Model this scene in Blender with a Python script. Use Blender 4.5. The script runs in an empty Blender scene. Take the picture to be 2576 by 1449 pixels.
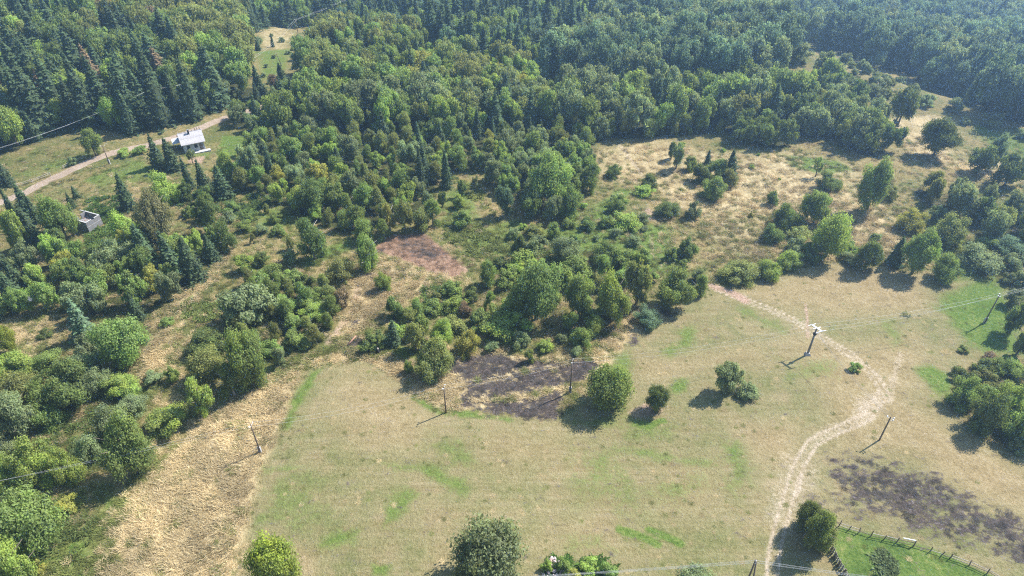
import bpy, math, random
import numpy as np
from mathutils import Vector, Matrix

# ------------------------------------------------------------------ camera, sky, sun, exposure
sc = bpy.context.scene
CAM_H, PITCH, FPX, W, H = 100.0, math.radians(38.0), 1740.0, 2576.0, 1449.0
cam_d = bpy.data.cameras.new('camera')
cam_d.sensor_width = 36.0
cam_d.lens = FPX / W * 36.0
cam_d.clip_start, cam_d.clip_end = 0.5, 6000.0
cam = bpy.data.objects.new('camera', cam_d)
sc.collection.objects.link(cam)
cam.location = (0, 0, CAM_H)
cam.rotation_euler = (math.pi / 2 - PITCH, 0, 0)
sc.camera = cam

SUN_EL, SUN_AZ = math.radians(49.0), math.radians(59.0)       # azimuth from +Y towards +X
world = bpy.data.worlds.new('World')
sc.world = world
world.use_nodes = True
wn, wl = world.node_tree.nodes, world.node_tree.links
wn.clear()
sky = wn.new('ShaderNodeTexSky')
sky.sky_type = 'NISHITA'
sky.sun_disc = False
sky.sun_elevation, sky.sun_rotation = SUN_EL, SUN_AZ
sky.altitude = 800
bg = wn.new('ShaderNodeBackground')
bg.inputs['Strength'].default_value = 0.055
wo = wn.new('ShaderNodeOutputWorld')
wl.new(sky.outputs[0], bg.inputs['Color'])
wl.new(bg.outputs[0], wo.inputs['Surface'])

sun_d = bpy.data.lights.new('sun', 'SUN')
sun_d.energy, sun_d.angle, sun_d.color = 5.0, math.radians(0.5), (1.0, 0.95, 0.87)
sun = bpy.data.objects.new('sun', sun_d)
sc.collection.objects.link(sun)
SUN_DIR = Vector((math.cos(SUN_EL) * math.sin(SUN_AZ), math.cos(SUN_EL) * math.cos(SUN_AZ), math.sin(SUN_EL)))
sun.rotation_euler = SUN_DIR.to_track_quat('Z', 'Y').to_euler()
sun.location = SUN_DIR * 400

sc.view_settings.view_transform = 'Standard'
sc.view_settings.look = 'None'
sc.view_settings.exposure = 1.6
sc.view_settings.gamma = 1.0
sc.render.engine = 'CYCLES'
cy = sc.cycles
cy.max_bounces, cy.diffuse_bounces, cy.transmission_bounces, cy.glossy_bounces = 5, 3, 3, 2
cy.volume_bounces = 1
cy.transparent_max_bounces = 4
cy.use_denoising = False
cy.filter_width = 1.15

rng = np.random.default_rng(7)
random.seed(7)

# ------------------------------------------------------------------ terrain height and projection
def sst(a, b, t):
    t = np.clip((t - a) / (b - a), 0, 1)
    return t * t * (3 - 2 * t)

def hgt(x, y):
    x = np.asarray(x, float); y = np.asarray(y, float)
    z = 0.7 * np.sin(x / 37 + 1.0) * np.sin(y / 41 + .4) + 0.35 * np.sin(x / 17 + y / 23) + .10 * np.sin(x / 6.1 - y / 7.3)
    z = z + sst(180, 260, y) * (2.0 * np.sin(x / 48 + y / 61) + 1.2 * np.sin(x / 23 - y / 31))
    d = np.clip(y - 275, 0, None)                                       # behind the meadows the land falls away ...
    z = z - .18 * (np.sqrt(d * d + 400) - 20)
    r = np.clip(y - 480, 0, None)                                       # ... and climbs again as the far hillside
    z = z + .52 * (np.sqrt(r * r + 1600) - 40)
    z = z + .07 * np.clip(-x - 90, 0, None) * sst(140, 260, y)           # slope above the dirt road
    s = (x - 113) * .785 + (y - 283) * .62                              # drop behind the meadow ridge
    z = z - 10.0 * sst(3, 34, s) * sst(60, 140, x)
    return z

SP, CP = math.sin(PITCH), math.cos(PITCH)

def proj(x, y, z):
    """world -> pixel of the 2576 x 1449 photograph, and depth"""
    yy, zz = np.asarray(y, float), np.asarray(z, float) - CAM_H
    dep = yy * CP - zz * SP
    up = yy * SP + zz * CP
    return W / 2 + FPX * np.asarray(x, float) / dep, H / 2 - FPX * up / dep, dep

def at(px, py):
    """pixel -> point on the ground"""
    dx, uy = (px - W / 2) / FPX, (H / 2 - py) / FPX
    d = np.array([dx, CP + uy * SP, -SP + uy * CP])
    ts = np.linspace(60, 1400, 2700)
    zz = CAM_H + d[2] * ts - hgt(d[0] * ts, d[1] * ts)
    k = int(np.argmax(zz < 0)) if (zz < 0).any() else len(ts) - 1
    a, b = ts[max(k - 1, 0)], ts[k]
    for _ in range(25):
        m = .5 * (a + b)
        if CAM_H + d[2] * m - float(hgt(d[0] * m, d[1] * m)) < 0: b = m
        else: a = m
    p = d * b
    return Vector((p[0], p[1], float(hgt(p[0], p[1]))))

def inpoly(px, py, poly):
    px = np.asarray(px); py = np.asarray(py)
    c = np.zeros(px.shape, bool)
    n = len(poly)
    for i in range(n):
        x1, y1 = poly[i]; x2, y2 = poly[(i + 1) % n]
        if y1 == y2: continue
        t = ((y1 > py) != (y2 > py)) & (px < (x2 - x1) * (py - y1) / (y2 - y1) + x1)
        c ^= t
    return c

def segdist(x, y, pts, closed):
    d = np.full(x.shape, 1e9)
    n = len(pts)
    for i in range(n if closed else n - 1):
        ax, ay = pts[i]; bx, by = pts[(i + 1) % n]
        vx, vy = bx - ax, by - ay
        L = vx * vx + vy * vy + 1e-9
        t = np.clip(((x - ax) * vx + (y - ay) * vy) / L, 0, 1)
        d = np.minimum(d, np.hypot(x - ax - t * vx, y - ay - t * vy))
    return d

_gc = {}
def gpts(pp):
    k = tuple(pp)
    if k not in _gc: _gc[k] = [tuple(at(*p)[:2]) for p in pp]
    return _gc[k]

# ------------------------------------------------------------------ object helpers
col = sc.collection

def tag(o, label=None, cat=None, group=None, kind=None):
    if label: o['label'] = label
    if cat: o['category'] = cat
    if group: o['group'] = group
    if kind: o['kind'] = kind
    return o

def empty(name, loc, rz=0.0):
    o = bpy.data.objects.new(name, None)
    col.objects.link(o)
    o.location = loc
    o.rotation_euler = (0, 0, rz)
    o.empty_display_size = .3
    return o

def mobj(name, mesh, parent=None, loc=None):
    o = bpy.data.objects.new(name, mesh)
    col.objects.link(o)
    if parent is not None: o.parent = parent
    if loc is not None: o.location = loc
    return o

class MB:
    """collects simple solids into one mesh"""
    def __init__(s): s.v, s.f = [], []
    def add(s, vs, fs):
        k = len(s.v)
        s.v += [tuple(v) for v in vs]; s.f += [tuple(i + k for i in f) for f in fs]
        return s
    def box(s, x0, x1, y0, y1, z0, z1):
        return s.add([(x0, y0, z0), (x1, y0, z0), (x1, y1, z0), (x0, y1, z0), (x0, y0, z1), (x1, y0, z1), (x1, y1, z1), (x0, y1, z1)],
                     [(3, 2, 1, 0), (4, 5, 6, 7), (0, 1, 5, 4), (1, 2, 6, 5), (2, 3, 7, 6), (3, 0, 4, 7)])
    def tube(s, pts, rad, n=8, cap=True):
        pts = [Vector(p) for p in pts]
        vs, fs = [], []
        for i, p in enumerate(pts):
            d = (pts[min(i + 1, len(pts) - 1)] - pts[max(i - 1, 0)]).normalized()
            u = d.cross(Vector((0, 0, 1)) if abs(d.z) < .9 else Vector((1, 0, 0))).normalized()
            w = d.cross(u)
            r = rad[i] if isinstance(rad, (list, tuple)) else rad
            for k in range(n):
                a = 2 * math.pi * k / n
                vs.append(p + u * (r * math.cos(a)) + w * (r * math.sin(a)))
        for i in range(len(pts) - 1):
            for k in range(n):
                a, b = i * n + k, i * n + (k + 1) % n
                fs.append((a, a + n, b + n, b))
        if cap:
            fs.append(tuple(range(n))); m = (len(pts) - 1) * n
            fs.append(tuple(range(m + n - 1, m - 1, -1)))
        return s.add(vs, fs)
    def beam(s, a, b, w, h):
        a, b = Vector(a), Vector(b)
        d = (b - a).normalized()
        u = d.cross(Vector((0, 0, 1)) if abs(d.z) < .95 else Vector((1, 0, 0))).normalized() * (w / 2)
        v = u.cross(d).normalized() * (h / 2)
        vs = [a - u - v, a + u - v, a + u + v, a - u + v, b - u - v, b + u - v, b + u + v, b - u + v]
        return s.add(vs, [(0, 1, 2, 3), (7, 6, 5, 4), (0, 4, 5, 1), (1, 5, 6, 2), (2, 6, 7, 3), (3, 7, 4, 0)])
    def mesh(s, name, mat, smooth=False):
        m = bpy.data.meshes.new(name)
        m.from_pydata(s.v, [], s.f)
        m.materials.append(mat)
        if smooth: m.polygons.foreach_set('use_smooth', [True] * len(m.polygons))
        m.update()
        return m
    def obj(s, name, mat, parent=None, smooth=False):
        return mobj(name, s.mesh(name, mat, smooth), parent)

def mesh_np(name, v, quads=None, tris=None, mat=None, vattr=None, smooth=False):
    """mesh from numpy arrays; vattr = one float per face"""
    m = bpy.data.meshes.new(name)
    nq = 0 if quads is None else len(quads)
    nt = 0 if tris is None else len(tris)
    m.vertices.add(len(v)); m.vertices.foreach_set('co', np.asarray(v, np.float32).ravel())
    m.loops.add(nq * 4 + nt * 3); m.polygons.add(nq + nt)
    li = []
    if nq: li.append(np.asarray(quads, np.int32).ravel())
    if nt: li.append(np.asarray(tris, np.int32).ravel())
    m.loops.foreach_set('vertex_index', np.concatenate(li))
    st = np.concatenate([np.arange(nq) * 4, nq * 4 + np.arange(nt) * 3]).astype(np.int32)
    m.polygons.foreach_set('loop_start', st)
    m.update(calc_edges=True)
    m.validate()
    if smooth: m.polygons.foreach_set('use_smooth', np.ones(nq + nt, bool))
    if vattr is not None:
        a = m.attributes.new('v', 'FLOAT', 'FACE')
        a.data.foreach_set('value', np.asarray(vattr, np.float32))
    if mat: m.materials.append(mat)
    return m

# ------------------------------------------------------------------ materials
class N:
    """small node-graph writer"""
    def __init__(s, name):
        s.m = bpy.data.materials.new(name); s.m.use_nodes = True
        s.t = s.m.node_tree; s.t.nodes.clear()
        s.out = s.t.nodes.new('ShaderNodeOutputMaterial')
    def n(s, typ, **kw):
        nd = s.t.nodes.new('ShaderNode' + typ)
        for k, v in kw.items(): setattr(nd, k, v)
        return nd
    def put(s, sock, val):
        if isinstance(val, bpy.types.NodeSocket): s.t.links.new(val, sock)
        elif isinstance(val, (tuple, list)) and len(val) == 3 and sock.type == 'RGBA': sock.default_value = (*val, 1)
        else: sock.default_value = val
    def math(s, op, a, b=0.0, clamp=False):
        nd = s.n('Math', operation=op, use_clamp=clamp)
        s.put(nd.inputs[0], a); s.put(nd.inputs[1], b)
        return nd.outputs[0]
    def mix(s, f, a, b, mode='MIX'):
        nd = s.n('MixRGB', blend_type=mode)
        s.put(nd.inputs[0], f); s.put(nd.inputs[1], a); s.put(nd.inputs[2], b)
        return nd.outputs[0]
    def noise(s, scale, detail=3.0, rough=.55, vec=None, dist=0.0):
        nd = s.n('TexNoise')
        nd.inputs['Scale'].default_value = scale; nd.inputs['Detail'].default_value = detail
        nd.inputs['Roughness'].default_value = rough; nd.inputs['Distortion'].default_value = dist
        if vec is not None: s.put(nd.inputs['Vector'], vec)
        return nd.outputs[0]
    def attr(s, name, typ='GEOMETRY'):
        nd = s.n('Attribute', attribute_name=name, attribute_type=typ)
        return nd
    def ramp(s, f, stops):
        nd = s.n('ValToRGB')
        e = nd.color_ramp.elements
        while len(e) < len(stops): e.new(.5)
        for el, (p, c) in zip(e, stops): el.position = p; el.color = (*c, 1)
        s.put(nd.inputs[0], f)
        return nd.outputs[0]
    def pos(s): return s.n('NewGeometry').outputs['Position']
    def mapv(s, vec, scale, rot=(0, 0, 0)):
        nd = s.n('Mapping'); s.put(nd.inputs[0], vec)
        nd.inputs['Scale'].default_value = scale; nd.inputs['Rotation'].default_value = rot
        return nd.outputs[0]
    def surf(s, color, rough=.9, spec=.15, bump=None, bstr=.3, bdist=.05, metal=0.0):
        p = s.n('BsdfPrincipled')
        s.put(p.inputs['Base Color'], color); p.inputs['Roughness'].default_value = rough
        p.inputs['Specular IOR Level'].default_value = spec; p.inputs['Metallic'].default_value = metal
        if bump is not None:
            b = s.n('Bump'); b.inputs['Strength'].default_value = bstr; b.inputs['Distance'].default_value = bdist
            s.put(b.inputs['Height'], bump); s.t.links.new(b.outputs[0], p.inputs['Normal'])
        s.t.links.new(p.outputs[0], s.out.inputs['Surface'])
        return s.m

def plain(name, c, var=.25, scale=3.0, rough=.85, spec=.2, metal=0.0):
    g = N(name)
    o = g.n('TexCoord').outputs['Object']
    f = g.noise(scale, 4, .6, o)
    c2 = tuple(min(1, v * (1 - var)) for v in c); c1 = tuple(min(1, v * (1 + var)) for v in c)
    return g.surf(g.ramp(f, [(.3, c2), (.7, c1)]), rough, spec, f, .25, .02, metal)

def leaf_mat(name, inst=False, trans=.45):
    g = N(name)
    oi = g.n('ObjectInfo')
    base = g.attr('tint', 'INSTANCER').outputs['Color'] if inst else oi.outputs['Color']
    v = g.attr('v').outputs['Fac']
    big = g.noise(.55, 2, .5, g.pos())
    hs = g.n('HueSaturation')
    g.put(hs.inputs['Color'], base)
    hue = g.math('ADD', g.math('MULTIPLY', oi.outputs['Random'], .024), .488)
    hue = g.math('ADD', hue, g.math('MULTIPLY', g.math('SUBTRACT', big, .5), -.05))
    g.put(hs.inputs['Hue'], hue)
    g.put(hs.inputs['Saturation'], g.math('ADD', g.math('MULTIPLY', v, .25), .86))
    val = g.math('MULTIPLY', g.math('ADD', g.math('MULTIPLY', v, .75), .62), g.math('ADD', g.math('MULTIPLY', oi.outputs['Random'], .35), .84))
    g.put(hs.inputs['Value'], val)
    c = hs.outputs[0]
    d = g.n('BsdfDiffuse'); g.put(d.inputs['Color'], c)
    t = g.n('BsdfTranslucent'); g.put(t.inputs['Color'], g.mix(1.0, c, (1.25, 1.2, .75), 'MULTIPLY'))
    m1 = g.n('MixShader'); m1.inputs[0].default_value = trans
    g.t.links.new(d.outputs[0], m1.inputs[1]); g.t.links.new(t.outputs[0], m1.inputs[2])
    g.t.links.new(m1.outputs[0], g.out.inputs['Surface'])
    return g.m

def blade_mat(name):
    g = N(name)
    v = g.attr('v').outputs['Fac']
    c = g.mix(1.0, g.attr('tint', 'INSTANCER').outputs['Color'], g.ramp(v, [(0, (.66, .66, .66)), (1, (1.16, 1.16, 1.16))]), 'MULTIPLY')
    d = g.n('BsdfDiffuse'); g.put(d.inputs['Color'], c)
    t = g.n('BsdfTranslucent'); g.put(t.inputs['Color'], c)
    m1 = g.n('MixShader'); m1.inputs[0].default_value = .4
    g.t.links.new(d.outputs[0], m1.inputs[1]); g.t.links.new(t.outputs[0], m1.inputs[2])
    g.t.links.new(m1.outputs[0], g.out.inputs['Surface'])
    return g.m

M_BLADE = blade_mat('grass_blades')
M_LEAF = leaf_mat('foliage')
M_LEAF_I = leaf_mat('foliage_mass', True)
M_BARK = plain('bark', (.13, .105, .08), .4, 5)
M_BARK_W = plain('pale_bark', (.30, .28, .24), .35, 6)
M_WOOD = plain('weathered_wood', (.16, .12, .09), .35, 6)
M_WOODG = plain('grey_wood', (.36, .31, .26), .3, 5)
M_CONC = plain('concrete', (.21, .20, .198), .18, 1.6)
M_CONC_L = plain('pale_concrete', (.40, .385, .37), .12, 2.5)
M_STEEL = plain('galvanised_steel', (.6,.61,.62), .1, 6, .5, .4)
M_INS = plain('porcelain', (.85, .85, .84), .05, 5, .35, .4)
M_WIRE = plain('aluminium_wire', (.5,.5,.49), .05, 5, .5, .4)
M_ROOF = plain('fibre_cement_roof', (.42, .395, .395), .22, .9, .8, .2)
M_ROOFD = plain('shaded_roof', (.11, .115, .13), .2, 2)  # shed roof colour darkened to stand in for the shade it lies in
M_PLASTER = plain('white_plaster', (.46, .47, .47), .08, 1.3)
M_DARK = plain('dark_opening', (.03, .03, .035), .2, 3)
M_TILE = plain('orange_tile', (.45, .17, .08), .2, 6)
M_RUBBLE = plain('rubble', (.36, .25, .20), .4, 2.0)
# ------------------------------------------------------------------ woods: (outline of where they stand, spacing m, mix, wording, group)
S_, B_, I_, U_ = 'spruce_tree', 'broadleaf_tree', 'birch_tree', 'bush'
ZONES = [
 ([(-120, 150), (40, 20), (240, 110), (330, 140), (430, 150), (470, 180), (560, 230), (555, 285), (440, 312), (330, 345), (230, 322), (160, 340), (60, 372), (-120, 430)], 5.8,
  [(S_, 'sp', .62, 10, 23), (B_, 'md', .14, 10, 15), (B_, 'dk', .10, 10, 15), (B_, 'lt', .07, 10, 13), (B_, 'ol', .05, 10, 14), (S_, 'br', .02, 13, 17)], 'in the roadside spruce forest', 'trees of the spruce forest above the road'),
 ([(-160, 160), (-160, -40), (240, -40), (250, 110), (40, 30)], 7.6,
  [(B_, 'md', .45, 13, 19), (B_, 'dk', .25, 13, 19), (S_, 'sp', .30, 14, 20)], 'in the high leafy wood', 'trees of the high leafy wood'),
 ([(230, 110), (210, -40), (500, -40), (560, 70), (470, 130), (400, 110)], 7.2,
  [(B_, 'ye', .16, 12, 16), (B_, 'or', .09, 12, 15), (B_, 'ol', .45, 12, 17), (B_, 'md', .12, 12, 16), (B_, 'br', .08, 10, 13), (S_, 'sp', .10, 14, 18)], 'in the turning autumn wood', 'trees of the turning autumn wood'),
 ([(400, 110), (560, 60), (612, 62), (618, 140), (620, 215), (560, 235), (470, 185), (430, 160)], 7.6,
  [(B_, 'ol', .45, 13, 18), (B_, 'md', .35, 12, 16), (B_, 'lt', .20, 10, 14)], 'left of the grassy wayleave clearing', 'trees left of the wayleave clearing'),
 ([(560, 235), (640, 215), (700, 225), (760, 250), (760, 310), (690, 330), (600, 330), (575, 300)], 5.6,
  [(B_, 'gr', .35, 5, 9), (B_, 'md', .30, 5, 9), (S_, 'sp', .30, 8, 13), (B_, 'br', .05, 5, 8)], 'behind the house and the road', 'trees behind the house'),
 ([(780, 70), (770, -40), (1400, -50), (1500, 60), (1440, 170), (1200, 190), (1080, 130), (960, 90), (860, 90)], 6.0,
  [(S_, 'sp', .64, 11, 23), (B_, 'bl', .18, 10, 15), (B_, 'md', .14, 10, 15), (B_, 'ol', .04, 10, 13)], 'in the far spruce stand', 'trees of the far spruce stand'),
 ([(560, -40), (790, -40), (785, 66), (720, 70), (690, 62), (640, 80), (600, 70)], 5.6,
  [(S_, 'sp', .5, 12, 18), (B_, 'md', .5, 10, 14)], 'above the wayleave clearing', 'trees above the wayleave clearing'),
 ([(806, 104), (860, 95), (960, 100), (1080, 140), (1200, 195), (1350, 210), (1340, 260), (1100, 250), (900, 240), (770, 236), (776, 180)], 6.6,
  [(B_, 'ol', .32, 11, 15), (B_, 'md', .26, 10, 14), (B_, 'lt', .14, 9, 13), (S_, 'sp', .22, 11, 17), (B_, 'ye', .04, 9, 12), (B_, 'or', .02, 9, 12)], 'in the mixed wood by the wayleave', 'trees of the mixed wood'),
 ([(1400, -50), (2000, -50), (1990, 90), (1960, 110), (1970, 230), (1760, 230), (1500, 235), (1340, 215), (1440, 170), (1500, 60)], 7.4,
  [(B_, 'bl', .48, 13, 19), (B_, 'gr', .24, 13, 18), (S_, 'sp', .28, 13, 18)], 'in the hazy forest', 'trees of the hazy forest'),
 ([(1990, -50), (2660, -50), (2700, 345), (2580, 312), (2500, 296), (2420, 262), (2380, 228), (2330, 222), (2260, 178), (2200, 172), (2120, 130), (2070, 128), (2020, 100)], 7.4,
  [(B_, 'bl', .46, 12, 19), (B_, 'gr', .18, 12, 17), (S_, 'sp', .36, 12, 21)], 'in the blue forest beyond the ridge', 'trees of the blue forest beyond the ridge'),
 ([(620, 330), (760, 250), (1100, 252), (1340, 262), (1500, 240), (1990, 235), (2090, 240), (2000, 300), (1880, 330), (1700, 330), (1540, 345), (1300, 335), (1000, 335), (700, 340)], 6.4,
  [(B_, 'gr', .26, 10, 15), (B_, 'md', .28, 10, 15), (B_, 'lt', .14, 8, 12), (B_, 'ol', .12, 8, 12), (S_, 'sp', .20, 11, 16)], 'in the belt below the forest', 'trees of the belt below the forest'),
 ([(640, 345), (1000, 340), (1300, 340), (1530, 350), (1450, 385), (1330, 400), (1250, 420), (1110, 440), (1080, 540), (960, 565), (860, 590), (700, 520), (600, 480), (600, 400)], 5.2,
  [(B_, 'gr', .18, 5, 9), (B_, 'md', .18, 5, 9), (I_, 'md', .18, 4.5, 8), (I_, 'ol', .20, 4.5, 8), (B_, 'lt', .16, 5, 8), (S_, 'sp', .07, 8, 13), (I_, 'ye', .03, 5, 7)], 'in the young woods on the slope', 'trees of the young woods'),
 ([(1480, 320), (1700, 320), (1850, 300), (1890, 330), (1700, 345), (1540, 350)], 3.8,
  [(I_, 'ol', .5, 4, 7), (I_, 'md', .5, 4, 7)], 'lining the upper dry meadow', 'birches at the upper meadow edge'),
 ([(1210, 420), (1330, 395), (1440, 385), (1500, 440), (1460, 500), (1320, 520), (1230, 460)], 4.4,
  [(B_, 'md', .5, 5, 8), (B_, 'gr', .5, 5, 8)], 'at the young woods corner', 'trees at the young woods corner'),
 ([(1830, 330), (1960, 330), (1980, 375), (1860, 365)], 4.6, [(B_, 'dk', .6, 6, 9), (B_, 'md', .4, 6, 9)], 'at the dark meadow corner', 'trees at the dark meadow corner'),
 ([(1985, 250), (2060, 228), (2110, 245), (2155, 285), (2200, 325), (2235, 385), (2180, 395), (2080, 350), (1990, 340)], 5.4,
  [(B_, 'gr', .35, 8, 12), (B_, 'dk', .40, 8, 11), (B_, 'ol', .25, 7, 10)], 'in the belt between two meadows', 'trees of the belt between the meadows'),
 ([(2275, 475), (2420, 492), (2480, 525), (2600, 545), (2640, 640), (2500, 620), (2440, 580), (2370, 545)], 7.0,
  [(B_, 'gr', .40, 7, 10), (B_, 'dk', .25, 7, 10), (B_, 'ol', .20, 6, 9), ('sparse_tree', 'gr', .15, 7, 10)], 'in the right tree belt', 'trees of the right tree belt'),
 ([(2110, 150), (2240, 205), (2330, 235), (2200, 250), (2120, 220)], 5.5, [(U_, 'gr', .6, 2, 4.5), (U_, 'ol', .4, 1.5, 3)], 'on the small far clearing', 'bushes on the far clearing'),
 ([(2330, 262), (2400, 275), (2580, 330), (2640, 380), (2576, 360), (2430, 315), (2340, 285)], 7.5, [(U_, 'gr', .6, 2, 5), (U_, 'md', .4, 2, 4.5)], 'on the upper meadow ridge', 'bushes on the ridge line'),
 ([(-60, 640), (160, 590), (290, 620), (330, 640), (430, 610), (540, 590), (560, 640), (520, 690), (440, 770), (350, 815), (300, 800), (240, 790), (130, 790), (-60, 805)], 5.4,
  [(B_, 'md', .30, 5.5, 9), (B_, 'lt', .24, 5, 8.5), (B_, 'dk', .14, 6, 9), (S_, 'sp', .18, 8, 13), (B_, 'ye', .04, 6, 9), (B_, 'gr', .06, 6, 9)], 'in the wood below the concrete shell', 'trees of the wood below the shell'),
 ([(560, 800), (640, 700), (700, 690), (830, 720), (850, 760), (820, 860), (740, 890), (660, 900), (600, 860)], 4.2,
  [(I_, 'ol', .45, 4, 6.5), (I_, 'md', .20, 4, 6), (I_, 'ye', .05, 4, 6), (U_, 'md', .30, 2.5, 4)], 'in the olive birch thicket', 'birches of the olive thicket'),
 ([(640, 650), (720, 690), (860, 720), (820, 740), (640, 720)], 4, [(U_, 'dk', .5, 2.5, 4), (U_, 'lt', .5, 2.5, 4)], 'at the top of the olive birch thicket', 'bushes above the olive thicket'),
 ([(1070, 750), (1200, 720), (1290, 670), (1480, 680), (1600, 650), (1640, 735), (1530, 795), (1440, 840), (1200, 850), (1010, 850), (960, 830), (1000, 800)], 4.6,
  [(U_, 'md', .32, 3, 5), (U_, 'lt', .24, 3, 5), (B_, 'md', .20, 5, 7), (U_, 'ol', .12, 2.5, 4), (I_, 'md', .12, 4, 6)], 'packed in the central clump', 'plants packed in the central clump'),
 ([(1150, 870), (1430, 870), (1500, 850), (1500, 880), (1380, 910), (1180, 900)], 4.2, [(U_, 'gr', .5, 1.5, 2.6), (U_, 'lt', .5, 1.3, 2.4)], 'fronting the central clump', 'bushes at the front of the central clump'),
 ([(1300, 540), (1560, 500), (1620, 560), (1640, 640), (1560, 700), (1420, 690), (1280, 650), (1240, 600)], 6.0, [(U_, 'md', .4, 1.4, 3), (U_, 'lt', .3, 1.2, 2.4), (U_, 'gr', .3, 1.4, 3)], 'dotted over the green slope', 'bushes dotted over the green slope'),
 ([(560, 490), (740, 540), (740, 640), (640, 650), (580, 600)], 5.5, [(U_, 'md', .4, 1.5, 3), (U_, 'gr', .3, 1.5, 3.5), (I_, 'ol', .3, 3, 5)], 'on the brushy bank below the house', 'bushes on the brushy bank'),
 ([(430, 480), (600, 500), (640, 560), (560, 560), (450, 540)], 5.5, [(U_, 'md', .5, 1.5, 3), (B_, 'dk', .5, 5, 8)], 'in the gully below the spruces', 'plants in the gully'),
 ([(-60, 900), (180, 900), (240, 1000), (240, 1100), (100, 1240), (-60, 1240)], 11.0, [(U_, 'md', .4, 1.5, 3), (U_, 'gr', .35, 1.5, 3), (U_, 'lt', .25, 1.5, 3)], 'in the scrub of the left slope', 'bushes of the left slope'),
 ([(2430, 560), (2640, 600), (2660, 760), (2560, 720), (2540, 690), (2440, 650)], 4.6, [(U_, 'gr', .5, 2, 4), (U_, 'md', .3, 2, 4), (B_, 'dk', .2, 5, 8)], 'in the low thicket of the right side', 'bushes of the low right thicket'),
 ([(2460, 900), (2660, 880), (2680, 1120), (2590, 1110), (2500, 1050), (2440, 980)], 4.4, [(U_, 'md', .5, 2, 4), (U_, 'ol', .5, 2, 3.6)], 'filling the right thicket', 'plants filling the right thicket'),
 ([(1760, 520), (2000, 430), (2180, 560), (2050, 640), (1820, 620)], 11, [(U_, 'lt', .6, .6, 1.3), (U_, 'ol', .4, .6, 1.4)], 'sprouting low in the dry meadow', 'sprouts in the dry meadow'),
 ([(1700, 360), (1960, 380), (1990, 420), (1870, 440), (1680, 400)], 9, [(U_, 'lt', .6, .8, 1.6), (U_, 'ol', .4, .8, 1.6)], 'sprouting atop the dry meadow', 'sprouts at the top of the dry meadow'),
 ([(640, 90), (770, 85), (770, 150), (740, 200), (670, 225), (645, 190)], 9, [(U_, 'gr', .5, 1, 2.6), (U_, 'lt', .3, 1, 2.4), (S_, 'sp', .2, 4, 7)], 'scattered over the wayleave clearing', 'plants on the wayleave clearing'),
]
CLEAR = [  # where nothing tall stands
 [(622, 95), (690, 68), (785, 78), (792, 104), (772, 150), (748, 205), (670, 238), (636, 215), (628, 150)], [(10, 615), (150, 612), (150, 665), (20, 680)], [(305, 595), (362, 590), (365, 635), (310, 650)],
 [(440, 350), (540, 330), (570, 395), (500, 415), (440, 400)], [(185, 520), (270, 520), (290, 600), (290, 655), (240, 665), (190, 640)], [(60, 735), (108, 735), (120, 775), (80, 785)], [(525, 14), (575, 20), (590, 45), (540, 45)],
]
# ------------------------------------------------------------------ ground cover, drawn as areas of the land
# (attribute, 'p' polygon / 'l' line, outline, line half width m, softness m, strength); outlines are picked on the photograph and laid on the ground
FIELD = [(740, 985), (765, 935), (840, 912), (930, 912), (1000, 950), (1050, 1000), (1115, 1035), (1200, 1035), (1400, 1058), (1440, 1040), (1500, 930), (1560, 870),
         (1640, 800), (1790, 735), (2080, 660), (2330, 680), (2480, 690), (2560, 760), (2600, 900), (2400, 930), (2390, 1010), (2450, 1090), (2640, 1170), (2700, 1600), (520, 1600), (610, 1370), (655, 1190), (700, 1085)]
STRAW = [(300, 1600), (310, 1449), (285, 1370), (330, 1260), (430, 1165), (500, 1075), (600, 1000), (760, 918), (735, 1000), (700, 1085), (655, 1190), (610, 1370), (530, 1600)]
ROAD = [(-90, 545), (0, 509), (60, 487), (100, 465), (160, 437), (220, 408), (270, 388), (320, 376), (370, 366), (440, 346), (480, 332), (550, 303), (600, 286), (640, 276), (680, 262)]
TRACK = [(1792, 722), (1850, 745), (1930, 775), (2010, 812), (2060, 845), (2140, 892), (2195, 940), (2225, 985), (2180, 1050), (2100, 1085), (2045, 1112), (2012, 1165), (1985, 1245), (1962, 1325), (1946, 1400), (1938, 1520)]
RIDGE = [(1440, 410), (1480, 375), (1560, 355), (1680, 350), (1800, 380), (1990, 370), (2180, 420), (2260, 520), (2360, 620), (2330, 680), (2080, 660), (1830, 640), (1780, 590), (1690, 540), (1640, 480), (1540, 460)]
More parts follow.
